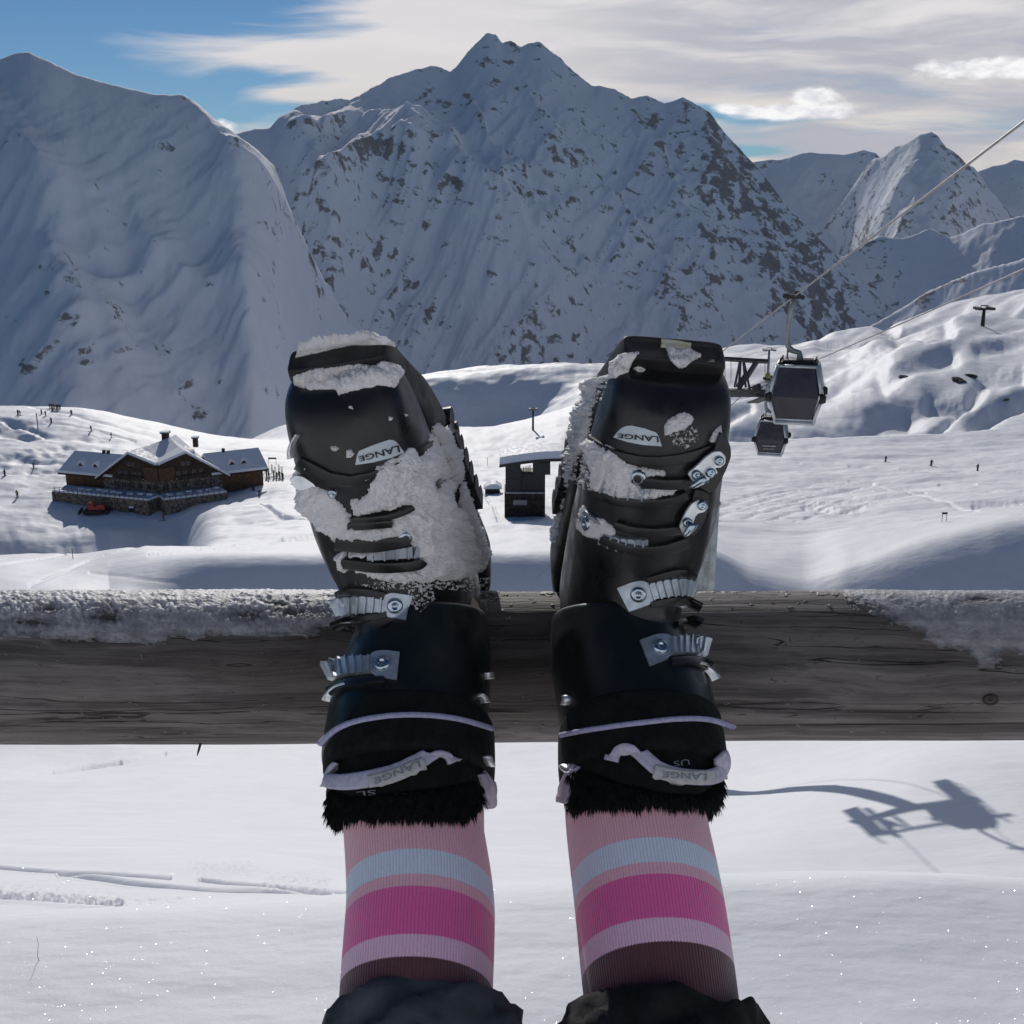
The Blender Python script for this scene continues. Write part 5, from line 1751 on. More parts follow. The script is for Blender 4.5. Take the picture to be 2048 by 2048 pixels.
M_GREYST = mat('galvanised_steel', (0.30, 0.31, 0.30), 0.55, 0.3, 0.15, 1.2)
M_GREYST2 = mat('worn_galvanised_tube', (0.36, 0.38, 0.38), 0.5, 0.35, 0.22, 0.9)
M_GANTRY = mat('dark_steel_frame', (0.10, 0.10, 0.095), 0.6, 0.3, 0.2, 2)
M_DARKST = mat('dark_machinery', (0.035, 0.035, 0.033), 0.7, 0.1, 0.3, 3)
M_ROPE = mat('steel_rope', (0.26, 0.25, 0.24), 0.45, 0.5, 0.2, 8)
M_CABIN = mat('cabin_aluminium', (0.50, 0.51, 0.53), 0.45, 0.3, 0.1, 2)
M_GLASS = mat('smoked_cabin_glass', (0.022, 0.019, 0.030), 0.22, 0, 0.25, 1.2, 0, 1, 0.5)
M_RUB = mat('black_bumper', (0.012, 0.012, 0.012), 0.7)
M_YEL = mat('yellow_pad', (0.55, 0.40, 0.08), 0.7, 0, 0.2, 3)
M_SNOWR = mat('roof_snow', (0.83, 0.845, 0.875), 0.65, 0, 0.02, 0.5, 0.4, 3, 0.25, 0.05)

P1a, P1b = CW(1380, 752, 85), CW(1590, 592, 47)
dr = (P1b - P1a)
P1z = P1a + dr * 2.3                        # rope 1 runs past overhead, out of the picture
off = CW(1506, 772, 85) - P1a
P2a, P2z = P1a + off, P1z + off


def rope(name, label, pts, r):
    b = MB(); b.tube(pts, r, 8)
    o = b.build(name, M_ROPE, None, True)
    tag(o, label, 'steel rope', 'ropes of the cable car')
    return o


def sag(a, b, k, n=24):
    return [a.lerp(b, i / n) + Vector((0, 0, -k * 4 * (i / n) * (1 - i / n))) for i in range(n + 1)]


far1 = P1a + Vector((6, 60, -34)); far2 = P2a + Vector((-14, 60, -34))
rope('haul_rope', 'steel rope the larger gondola cabin hangs from, the upper one on the right', sag(P1a, P1z, 0) + [], .030)
rope('haul_rope', 'lower steel rope rising to the right edge behind the larger cabin', sag(P2a, P2z, .25), .028)
rope('haul_rope', 'rope section running down behind the pylon head across the lit slope', [P2a, far2], .030)


def gondola(top, yaw, tilt, label, sc=1.0, banner=False, hang=2.25):
    """top = point of the rope; cabin hangs below it"""
    r = empty('gondola_cabin', top + Vector((.30, 0, 0)), yaw)
    r.rotation_euler = (0, tilt, yaw)
    tag(r, label, 'gondola', 'gondola cabins on the ropes')
    z0 = -hang - 2.42
    lv = [(0.0, .66, .66), (.06, .68, .68), (1.02, .93, .93), (2.16, .70, .70), (2.26, .66, .66)]
    # dark inner box
    def ring(h, x): return [Vector((sx * x, sy * x, z0 + h)) for sx, sy in ((-1, -1), (1, -1), (1, 1), (-1, 1))]
    fr = MB()
    lvls = [(0, .67), (1.02, .95), (2.18, .71)]
    for (h0, x0), (h1, x1) in zip(lvls[:-1], lvls[1:]):
        a, b_ = ring(h0, x0), ring(h1, x1)
        for p, q in zip(a, b_):
            fr.tube([p, q], .062, 8)
    for h, x, rr in ((0.02, .68, .085), (2.16, .715, .06)):
        c = ring(h, x)
        for k in range(4):
            fr.tube([c[k], c[(k + 1) % 4]], rr, 8)
    c = ring(.15, .70)
    for k in range(4):
        fr.tube([c[k], c[(k + 1) % 4]], .05, 6)
    fr.box((0, 0, z0 + .0), (1.3, 1.3, .08))
    # door rails on the side faces
    for sx in (-1, 1):
        for yy in (-.22, .22):
            fr.tube([(sx * .70, yy, z0 + .1), (sx * .96, yy, z0 + 1.02), (sx * .725, yy, z0 + 2.14)], .022, 6)
    fr.build('frame', M_CABIN, r, True)
    for k in range(4):
        g = MB()
        pts = []
        for h, x in ((.18, .705), (1.02, .93), (2.12, .70)):
            q = ring(h, x)
            a, b_ = q[k], q[(k + 1) % 4]
            pts.append((a.lerp(b_, .05), a.lerp(b_, .95)))
        n = 6
        vs = []
        for (l, rr_) in pts:
            vs += [l, rr_]
        g.add(vs, [(0, 1, 3, 2), (2, 3, 5, 4)])
        w = g.build('window', M_GLASS, r)
    bn = MB()
    for sx in (-1, 1):
        for sy in (-1, 1):
            bn = MB()
            bn.tube([(sx * .90, sy * .90, z0 + .86), (sx * .985, sy * .985, z0 + .94), (sx * .985, sy * .985, z0 + 1.1), (sx * .90, sy * .90, z0 + 1.18)], [.07, .12, .12, .07], 10)
            bn.build('bumper', M_RUB, r, True)
    rf = MB()
    rf.box((0, 0, z0 + 2.21), (1.40, 1.40, .08))
    rf.box((0, 0, z0 + 2.28), (1.05, 1.05, .10))
    for sx in (-1, 1):
        rf.tube([(sx * .62, -.62, z0 + 2.36), (sx * .62, .62, z0 + 2.36)], .045, 8)
        rf.tube([(sx * .62, -.62, z0 + 2.2), (sx * .62, -.62, z0 + 2.36)], .04, 6)
        rf.tube([(sx * .62, .62, z0 + 2.2), (sx * .62, .62, z0 + 2.36)], .04, 6)
    rf.build('roof', M_DARKST, r, True)
    hg = MB(); H_ = -.30
    hg.tube([(-.28, 0, -.10), (-.40, 0, -.55), (-.45, 0, -1.1), (-.46, 0, -1.6), (-.42, 0, -1.85), (-.24, 0, -2.02), (.0, 0, -2.08), (.04, 0, -2.25), (.04, 0, z0 + 2.30)], [.10, .10, .095, .095, .10, .105, .105, .12, .14], 10)
    hg.tube([(-.42, 0, -1.85), (-.42, 0, z0 + 2.3)], .035, 6)
    hg.tube([(-.42, 0, z0 + 2.62), (.04, 0, z0 + 2.62)], .05, 6)
    hg.build('hanger', M_GREYST, r, True)
    gp = MB()
    gp.box((-.30, 0, 0), (.50, .22, .16)); gp.box((-.60, 0, .06), (.22, .12, .10)); gp.box((-.18, 0, .14), (.2, .16, .16))
    gp.tube([(-.62, -.05, .02), (-.62, .05, .02)], .10, 10); gp.tube([(0, -.05, -.02), (0, .05, -.02)], .09, 10)
    gp.build('grip', M_DARKST, r)
    if banner:
        sg = MB()
        rnd = random.Random(4)
        # small white lines of lettering on the lower pane (too small in the photo to be read)
        for row, (zz, n, hgt, wid) in enumerate(((.62, 10, .085, .055), (.42, 8, .06, .035))):
            for k in range(n):
                x = -.42 + k * .084 + (0.05 if row else 0)
                sg.box((x + .02, -.835 - .11 * (zz - .18) / .42 * .9 - .0, z0 + zz + rnd.uniform(-.01, .02) + .02 * k / n), (wid, .012, hgt * rnd.uniform(.5, 1)))
        sg.build('lettering', M_CABIN, r)
    r.scale = (1.07, 1.07, 1.05)
    return r


g1 = gondola(P1b + Vector((0, 0, -.03)), R(-16), R(0), 'larger nearer gondola cabin with dark windows hanging from the upper rope')
q2 = P2a.lerp(P2z, (78 - 85) / (47 - 85) / 2.3 * 1.0)
g2 = gondola(q2 + Vector((0, 0, -.08)), R(-18), R(0), 'smaller farther gondola cabin with white lettering low on its dark pane, below the larger one', banner=True)

# pylon
base = ghit(1384, 1568, 30, 140) or PY(1384, 1568, 85)
head = CW(1438, 788, 85)
pyl = empty('cable_car_pylon', base)
tag(pyl, 'tall grey steel cable car pylon behind the right boot, its head holding the ropes', 'pylon')
ux = Vector((1, 0, 0)); rd = (P1a - P1b).normalized(); upz = Vector((0, 0, 1))
def pl(mb, name, m, sm=False):
    o = mb.build(name, m, None, sm)
    return place(o, pyl)
b = MB()
ts = [base + Vector((0, 0, -3))] + [base.lerp(head, t) for t in (0, .2, .4, .6, .8, 1)]
b.tube(ts, [.80, .78, .74, .68, .63, .58, .52], 28); pl(b, 'shaft', M_GREYST2, True)
for t in (.30, .52, .74):
    b = MB(); c = base.lerp(head, t); r_ = .80 - .27 * t
    b.tube([c + Vector((0, 0, -.14)), c + Vector((0, 0, .14))], r_ + .07, 28); pl(b, 'flange', M_GREYST, True)
b = MB()
lad0 = base + Vector((-.2, -.95, 0)); lad1 = head + Vector((-.2, -.70, 0))
for s_ in (-.2, .2):
    b.tube([lad0 + ux * s_, lad1 + ux * s_], .035, 6)
for k in range(90):
    p = lad0.lerp(lad1, k / 90)
    b.tube([p - ux * .2, p + ux * .2], .018, 5)
pl(b, 'ladder', M_GREYST)
b = MB()
b.box(head + Vector((.15, 0, .1)), (6.6, .55, .55))
pl(b, 'crossarm', M_GANTRY)
rm = rd.to_track_quat('Y', 'Z').to_matrix()
for P in (P1a, P2a):
    b = MB()
    b.box(P + Vector((0, 0, -.42)), (.22, 6.2, .34), rm)
    for k in range(8):
        c = P + rd * (-2.6 + k * .74) + Vector((0, 0, -.28))
        b.tube([c - ux * .09, c + ux * .09], .27, 16)
    pl(b, 'sheave_train', M_DARKST)
for k, P in enumerate((P1a, P2a)):
    s_ = -1 if k == 0 else 1
    b = MB()
    b.box(P + Vector((s_ * .55, 0, -1.0)), (.85, 6.6, .08), rm)
    for j in range(5):
        c = P + Vector((s_ * .95, 0, -1.0)) + rd * (-3.2 + j * 1.6)
        b.tube([c, c + Vector((0, 0, 1.1))], .03, 6)
    for hz in (.55, 1.1):
        c = P + Vector((s_ * .95, 0, -1.0 + hz))
        b.tube([c - rd * 3.2, c + rd * 3.2], .03, 6)
    pl(b, 'catwalk', M_DARKST)
    b = MB()
    T = CW(1484 if k else 1392, 722, 85)
    for dx_, dy_ in ((-.32, -.5), (.32, -.5), (-.32, .5), (.32, .5)):
        b.tube([T + Vector((dx_ * .4, dy_ * .3, -.1)), Vector((T.x + dx_ * 1.25, head.y + dy_ * 1.6, head.z + .35))], .085, 8)
    pl(b, 'lifting_frame', M_GANTRY)
b = MB()
tb0, tb1 = CW(1350, 712, 85), CW(1536, 723, 85)
b.tube([tb0, tb1], .17, 4); pl(b, 'gantry_beam', M_GANTRY)
b = MB()
b.tube([CW(1513, 724, 85), CW(1492, 756, 85)], .20, 8); b.tube([CW(1492, 752, 85), CW(1476, 775, 85)], .25, 8)
pl(b, 'brace', M_GANTRY)
b = MB(); b.tube([CW(1364, 716, 85), CW(1386, 752, 85)], .20, 8); pl(b, 'brace', M_GANTRY)
for x in (1442, 1450, 1462, 1530):
    b = MB(); b.tube([CW(x, 718 if x < 1500 else 724, 84), CW(x, 765, 84)], .022, 5); pl(b, 'stay_rod', M_DARKST)


# ------------------------------------------------------------------ lift poles on the slopes
def tpole(px, py, toppy, wpx, label, m=M_DARKST, pad=False, name='lift_pylon', y0=150, y1=1000, group='small lift pylons on the slopes'):
    g = ghit(px, py, y0, y1)
    if g is None: return None
    k = g.length / F
    h = (py - toppy) * k / CP; w = wpx * k
    e = empty(name, g)
    tag(e, label, 'lift pylon', group)
    b = MB(); b.tube([(0, 0, -1), (0, 0, h)], [w * .13, w * .09], 8); b.build('mast', m, e, True)
    b = MB(); b.box((0, 0, h), (w, w * .14, w * .1)); b.box((-w * .36, 0, h + w * .04), (w * .24, w * .9, w * .14)); b.box((w * .36, 0, h + w * .04), (w * .24, w * .9, w * .14))
    b.box((0, 0, h + w * .2), (w * .4, w * .05, w * .05)); b.box((-w * .2, 0, h + w * .1), (w * .04, w * .04, w * .2)); b.box((w * .2, 0, h + w * .1), (w * .04, w * .04, w * .2))
    b.build('crossarm', m, e)
    if pad:
        b = MB(); b.tube([(0, 0, -.5), (0, 0, h * .28)], w * .2, 12); b.build('padding', M_YEL, e, True)
    return e


tpole(1066, 860, 820, 18, 'small dark T-shaped lift pylon on the white rise between the boots')
tpole(1535, 764, 704, 24, 'thin lift pylon with yellow padding at its foot, beside the big cable car pylon head', M_GREYST, True, y0=300)
tpole(1965, 652, 622, 32, 'dark T-shaped lift pylon standing behind the sunlit ridge on the far right', y0=500)


def pole(px, py, h, label, name='piste_marker', m=None, top=None, y0=150, y1=1000, cat='marker pole', group='piste marker poles', r=.06):
    g = ghit(px, py, y0, y1)
    if g is None: return
    b = MB(); b.tube([g + Vector((0, 0, -.4)), g + Vector((0, 0, h))], r, 8)
    if top: b.box(g + Vector((0, 0, h - top[1] / 2)), (top[0], .06, top[1]))
    o = b.build(name, m or M_DARKST, None, True)
    tag(o, label, cat, group)


pole(76, 858, 5.2, 'tall dark pole standing on the snow among the skiers at far left', 'lamp_post', r=.16, cat='post', group='')
for px, py, h, lb in ((975, 931, 2.6, 'short thin pole on the snow left of the station hut'), (1655, 695, 3.0, 'dark marker pole on the slope just right of the larger cabin'), (1784, 684, 3.2, 'dark marker pole on the sunlit slope in the upper right'),
                      (1710, 690, 2.4, 'faint marker pole between two others on the slope right of the cabin'), (1907, 652, 2.6, 'short marker pole on the crest at upper right'), (146, 1118, 1.8, 'orange tipped marker stake above the left end of the log')):
    pole(px, py, h, lb, y0=150)
e = ghit(1888, 1044, 180, 400)
if e:
    b = MB()
    for dx_ in (-.35, .35): b.tube([e + Vector((dx_, 0, -.3)), e + Vector((dx_, 0, 1.5))], .045, 6)
    b.box(e + Vector((0, 0, 1.45)), (.9, .05, .35))
    tag(b.build('piste_sign', M_DARKST), 'small square sign on two legs standing alone on the white piste at right', 'sign')
e = ghit(545, 930, 250, 420)
if e:
    b = MB()
    for dx_ in (-1.1, 1.1): b.tube([e + Vector((dx_, 0, -.3)), e + Vector((dx_, 0, 2.2))], .06, 6)
    b.box(e + Vector((0, 0, 2.0)), (2.4, .06, .5))
    tag(b.build('piste_sign', M_DARKST), 'small dark banner on two posts on the snow right of the chalet', 'sign')


# ------------------------------------------------------------------ chalet
M_WD = mat('chalet_dark_wood', (0.062, 0.041, 0.029), 0.8, 0, 0.35, 1.5, 0.4, 6, 0.2, 0.05)
M_WO = mat('chalet_orange_wood', (0.125, 0.066, 0.038), 0.8, 0, 0.3, 1.5, 0.4, 6, 0.2, 0.05)
M_ST = mat('chalet_stone', (0.14, 0.105, 0.08), 0.9, 0, 0.55, 1.6, 0.8, 2.5, 0.2, 0.15, (0.27, 0.225, 0.18))
M_WN = mat('window_glass', (0.02, 0.02, 0.024), 0.2)
M_RAILD = mat('dark_railing', (0.03, 0.025, 0.02), 0.8)


def chalet():
    o = PY(320, 988, 298)
    e = empty('mountain_chalet', o)
    e.scale = (1.05, 1.05, 1.06)
    tag(e, 'large wooden mountain chalet with two gables and snow covered roofs on the left', 'chalet')
    def frame(deg, sg):
        a = R(deg)
        u = Vector((sg * math.cos(a), math.sin(a), 0)); v = Vector((-sg * math.sin(a), math.cos(a), 0))
        return lambda uu, vv, zz: u * uu + v * vv + Vector((0, 0, zz))
    def ext(mb, Fm, prof, v0, v1):
        a = [Fm(u, v0, z) for u, z in prof]; b_ = [Fm(u, v1, z) for u, z in prof]
        n = len(prof)
        mb.add(a + b_, [tuple(range(n)), tuple(range(2 * n - 1, n - 1, -1))] + [(i, n + i, n + (i + 1) % n, (i + 1) % n) for i in range(n)])
    def bx(mb, Fm, u0, u1, v0, v1, z0, z1):
        ext(mb, Fm, [(u0, z0), (u1, z0), (u1, z1), (u0, z1)], v0, v1)
    def fin(mb, name, m):
        ob = mb.build(name, m, e)
        bm = bmesh.new(); bm.from_mesh(ob.data); bmesh.ops.recalc_face_normals(bm, faces=bm.faces); bm.to_mesh(ob.data); bm.free()
        return ob
    wins = []
    for deg, sg, pk, L, WL in ((19, -1, 7.6, 16.5, 28.5), (30, 1, 6.6, 16.0, 26.5)):
        Fm = frame(deg, sg)
        b = MB(); ext(b, Fm, [(0, 3.1), (L, 3.1), (pk, 9.0), (0.0, 7.0)], 0, 15); fin(b, 'upper_wall', M_WD)
        b = MB(); bx(b, Fm, -.02, L - .3, .12, 14.9, -4, 3.1); fin(b, 'ground_floor_wall', M_ST)
        b = MB(); bx(b, Fm, L - .3, WL, 1.2, 12, -4, 3.0); fin(b, 'wing_wall', M_WO)
        # roofs: timber slab and thick snow on it
        for nm, m_, lo, hi, ov in (('roof', M_WD, 0, .32, 0), ('roof_snow', M_SNOWR, .324, 1.0, .18)):
            ox = ov
            prof = [(L + 1.5 - ox, 2.1 + lo), (pk, 9.05 + lo), (-.2, 6.95 + lo), (-.2, 6.95 + hi), (pk, 9.05 + hi + .15), (L + 1.5 - ox, 2.1 + hi)]
            b = MB(); ext(b, Fm, prof, -1.3 + ox, 15.5); fin(b, nm, m_)
            # wing roof, ridge runs along the wing
            b = MB()
            for (va, za, vb, zb) in ((-.3 + ox, 2.7, 6.6, 6.4), (6.6, 6.4, 13.3 - ox, 2.7)):
                q = [Fm(L - 3, va, za + lo), Fm(WL + 1.1 - ox, va, za + lo), Fm(WL + 1.1 - ox, vb, zb + lo), Fm(L - 3, vb, zb + lo)]
                p = [x + Vector((0, 0, hi - lo)) for x in q]
                b.add(q + p, [(0, 1, 2, 3), (7, 6, 5, 4), (0, 4, 5, 1), (1, 5, 6, 2), (2, 6, 7, 3), (3, 7, 4, 0)])
            fin(b, nm, m_)
        # gable end of the wing
        b = MB(); a_ = [Fm(WL, 1.2, 3), Fm(WL, 12, 3), Fm(WL, 6.6, 6.3)]; b_ = [x + (Fm(-.2, 0, 0)) for x in a_]
        b.add(a_ + b_, [(0, 1, 2), (5, 4, 3), (0, 3, 4, 1), (1, 4, 5, 2), (2, 5, 3, 0)]); fin(b, 'gable_end', M_WO)
        # dormers
        for uu in ((19.8, 24.2) if sg < 0 else (18.8, 21.9)):
            b = MB()
            prof = [(uu - .85, 3.8), (uu + .85, 3.8), (uu + .85, 4.7), (uu, 5.6), (uu - .85, 4.7)]
            ext(b, Fm, prof, 1.9, 5.4); d_ = fin(b, 'dormer', M_WO)
            b = MB(); prof = [(uu - 1.15, 4.62), (uu, 5.74), (uu + 1.15, 4.62), (uu + 1.15, 4.85), (uu, 6.1), (uu - 1.15, 4.85)]
            ext(b, Fm, prof, 1.75, 5.6); r2 = fin(b, 'roof_snow', M_SNOWR); r2.parent = d_
            b = MB(); bx(b, Fm, uu - .45, uu + .45, 1.84, 1.898, 4.0, 4.9); w_ = fin(b, 'window', M_WN); w_.parent = d_
        # windows with pale surrounds
        for zz, us, hh, ww in ((1.0, (1.2, 3.0, 5.6, 8.0, 10.2, 12.4) if sg < 0 else (1.6, 3.6, 6.2, 9.0, 10.9, 13.0), 1.15, 1.25), (4.0, (5.4, 7.0, 9.4, 11.0) if sg < 0 else (4.8, 6.4, 8.8, 10.4), 1.1, .9), (6.5, (6.9, 8.2) if sg < 0 else (6.0, 7.2), .9, .7)):
            v_ = .06 if zz < 3 else -.03
            for uu in us:
                b = MB(); bx(b, Fm, uu - ww / 2, uu + ww / 2, v_ - .05, v_ + .07, zz, zz + hh); w_ = fin(b, 'window', M_WN)
                b = MB()
                for a1, a2, z1_, z2_ in ((uu - ww / 2 - .14, uu - ww / 2, zz, zz + hh), (uu + ww / 2, uu + ww / 2 + .14, zz, zz + hh), (uu - ww / 2 - .14, uu + ww / 2 + .14, zz - .12, zz), (uu - .04, uu + .04, zz + .01, zz + hh - .01)):
                    bx(b, Fm, a1, a2, v_ - .08, v_ + .05, z1_, z2_)
                f_ = fin(b, 'frame', M_ST); f_.parent = w_
        # balcony fronts
        b = MB(); bx(b, Fm, 4.2, 11.8, -.95, -.85, 3.2, 4.0); bx(b, Fm, 4.2, 11.8, -.95, -.0, 3.05, 3.2); fin(b, 'balcony', M_WD)
        b = MB(); bx(b, Fm, 4.2, 11.8, -.9, -.2, 3.204, 3.5); fin(b, 'balcony_snow', M_SNOWR)
        b = MB(); bx(b, Fm, .02, 3.9, -.35, -.002, 3.3, 6.4); fin(b, 'bay', M_WO)
        # terrace
        b = MB(); bx(b, Fm, -.6, L + (11 if sg < 0 else -1), -5.6, .12, -5.5, -.35); fin(b, 'terrace_wall', M_ST)
        b = MB(); bx(b, Fm, -.55, L + (11 if sg < 0 else -1) - .1, -5.45, .10, -.346, .10); fin(b, 'terrace_snow', M_SNOWR)
        b = MB(); uu = -.4
        while uu < L + (10.8 if sg < 0 else -1.2):
            c = Fm(uu, -5.5, -.4); b.tube([c, c + Vector((0, 0, 1.35))], .06, 5); uu += 1.35
        for zz in (.45, .9):
            b.tube([Fm(-.4, -5.5, zz), Fm(L + (10.6 if sg < 0 else -1.3), -5.5, zz)], .05, 5)
        fin(b, 'railing', M_RAILD)
        rnd = random.Random(9 + sg)
        b = MB()
        for k in range(9 if sg < 0 else 6):
            uu = 1.4 + k * 2.4 + rnd.uniform(-.4, .4); b.box(Fm(uu, -3.2 + rnd.uniform(-.8, .8), .45), (1.3, .8, .45))
        fin(b, 'snowed_tables', M_SNOWR)
    # high middle roof behind the two gables and its chimneys
    for nm, m_, dz in (('roof', M_WD, 0), ('roof_snow', M_SNOWR, .35)):
        b = MB()
        ctr = Vector((-.6, 13.5, 10.9 + dz)); c2 = Vector((-.4, 18.5, 10.6 + dz))
        FL, FR = frame(19, -1), frame(30, 1)
        ringp = [Vector((-.2, .2, 7.35 + dz)), FR(6.6, 1.0, 9.25 + dz), FR(15.5, 8, 3.2 + dz), FR(14, 19, 3.0 + dz), Vector((0, 26, 4 + dz)), FL(14, 19, 3.0 + dz), FL(15.5, 8, 3.2 + dz), FL(7.6, 1.0, 9.25 + dz)]
        vs = ringp + [ctr, c2]
        fs = [(0, 1, 8), (1, 2, 8), (2, 3, 9, 8), (3, 4, 9), (4, 5, 9), (5, 6, 8, 9), (6, 7, 8), (7, 0, 8)]
        low = [x - Vector((0, 0, .3)) for x in ringp]
        n = len(ringp)
        vs2 = vs + low
        fs += [(i, 10 + i, 10 + (i + 1) % n, (i + 1) % n) for i in range(n)]
        b.add(vs2, fs)
        fin(b, nm, m_)
    for x, y, z, w in ((-1.6, 13.6, 11.2, 2.2), (5.5, 15, 9.6, 1.6)):
        b = MB(); b.box((x, y, z), (w * .7, w * .7, 2.2)); b.box((x, y, z + 1.2), (w, w, .25)); fin(b, 'chimney', M_WD)
        b = MB(); b.box((x, y, z + 1.5), (w, w, .34)); fin(b, 'chimney_snow', M_SNOWR)
    for k, (uu, vv, FF) in enumerate(((20.5, 6.6, frame(19, -1)), (19.2, 6.6, frame(19, -1)), (18.2, 6.6, frame(30, 1)))):
        b = MB(); b.box(FF(uu, vv, 7.2), (.7, .7, 1.9)); fin(b, 'chimney', M_RAILD)
    return e


chalet()


# ------------------------------------------------------------------ lift station hut between the boots
def hut():
    g = ghit(1020, 1038, 180, 330) or PY(1020, 1038, 225)
    g = g + Vector((0, 2.0, 0))
    k = g.length / F
    e = empty('lift_station_hut', g)
    tag(e, 'dark lift station hut with a curved thick snow roof between the boots', 'hut')
    W = lambda px: (px - 1020) * k
    Hh = lambda py: (1040 - py) * k / CP
    b = MB()
    for x0, x1, z0, z1 in ((W(1009), W(1090), -2, Hh(992)),):
        b.box(((x0 + x1) / 2, 3.5, (z0 + z1) / 2), (x1 - x0, 7, z1 - z0))
    b.build('base', mat('dark_stained_base', (0.04, 0.03, 0.026), .8, 0, .5, 1.2, .5, 3, .2, .1), e)
    b = MB()
    b.box(((W(1011) + W(1041)) / 2, 3.4, (Hh(992) + Hh(936)) / 2), (W(1041) - W(1011), 6.6, Hh(936) - Hh(992)))
    b.box(((W(1041) + W(1090)) / 2, 3.6, (Hh(992) + Hh(958)) / 2), (W(1090) - W(1041), 6.0, Hh(958) - Hh(992)))
    b.box(((W(1066) + W(1100)) / 2, 3.4, (Hh(958) + Hh(934)) / 2), (W(1100) - W(1066), 6.4, Hh(934) - Hh(958)))
    b.build('wall', M_DARKST, e)
    b = MB(); b.box(((W(1011) + W(1090)) / 2, .05, Hh(993)), (W(1090) - W(1011), .3, .35)); b.build('ledge', M_GREYST, e)
    b = MB(); b.box(((W(1026) + W(1054)) / 2, -.12, Hh(1012)), (W(1054) - W(1026), .12, 1.0)); b.build('panel', M_GREYST, e)
    for nm, m_, lo, hi in (('roof', M_DARKST, 0, .55), ('roof_snow', M_SNOWR, .554, 2.0)):
        n = 16; vs = []
        x0, x1 = W(999), W(1130)
        for vv in (-.8, 8.5):
            for i in range(n + 1):
                t = i / n
                x = x0 + (x1 - x0) * t
                z = Hh(942) + 3.1 * math.sin(t * math.pi * .55) * .42
                vs.append((x, vv + (0 if lo == 0 else (.2 if vv < 0 else -.2)), z + lo))
            for i in range(n + 1):
                t = i / n
                x = x0 + (x1 - x0) * t
                z = Hh(942) + 3.1 * math.sin(t * math.pi * .55) * .42
                vs.append((x + (.15 if i == 0 and lo else 0), vv + (0 if lo == 0 else (.7 if vv < 0 else -.5)), z + hi))
        m2 = 2 * (n + 1)
        fs = []
        for i in range(n):
            fs.append((i, i + 1, n + 2 + i, n + 1 + i))
            fs.append((m2 + i, m2 + n + 1 + i, m2 + n + 2 + i, m2 + i + 1))
            fs.append((i, m2 + i, m2 + i + 1, i + 1))
            fs.append((n + 1 + i, n + 2 + i, m2 + n + 2 + i, m2 + n + 1 + i))
        fs += [(0, n + 1, m2 + n + 1, m2), (n, m2 + n, m2 + 2 * n + 1, 2 * n + 1)]
        b = MB(); b.add(vs, fs)
        o = b.build(nm, m_, e)
        bm = bmesh.new(); bm.from_mesh(o.data); bmesh.ops.recalc_face_normals(bm, faces=bm.faces); bm.to_mesh(o.data); bm.free()
    for i, x in enumerate((1047, 1052, 1056, 1060)):
        b = MB(); b.box((W(x), 1.0 + .3 * i, Hh(955)), (.18, .06, 2.3 + .2 * (i % 2))); 
        o = b.build('ski', M_RAILD, None); o.location = g
        tag(o, ('leftmost', 'second from left', 'third from left', 'rightmost')[i] + ' of the four skis leaning in the station hut opening', 'ski', 'skis leaning in the station hut')
    # side shed half buried in snow on its left
    g2_ = ghit(985, 985, 180, 400)
    if g2_:
        b = MB()
        b.box(g2_ + Vector((0, 0, .5)), (3.6, 3, 1.6)); sh = b.build('snowed_in_shed', M_RAILD)
        tag(sh, 'small dark shed half buried in snow left of the station hut', 'shed')
        b = MB()
        gp_ = [(-2.2, 1.3), (-1.6, 1.9), (-.4, 2.5), (.8, 2.6), (1.9, 2.0), (2.3, 1.3)]
        a = [g2_ + Vector((x, -1.8, z)) for x, z in gp_]; c = [g2_ + Vector((x, 2.0, z)) for x, z in gp_]
        n = len(gp_)
        b.add(a + c, [tuple(range(n)), tuple(range(2 * n - 1, n - 1, -1))] + [(i, n + i, n + (i + 1) % n, (i + 1) % n) for i in range(n)])
        o = b.build('roof_snow', M_SNOWR); o.parent = sh


hut()


# ------------------------------------------------------------------ machines in front of the chalet
M_RED = mat('red_paint', (0.42, 0.035, 0.030), 0.45, 0, 0.1, 2)


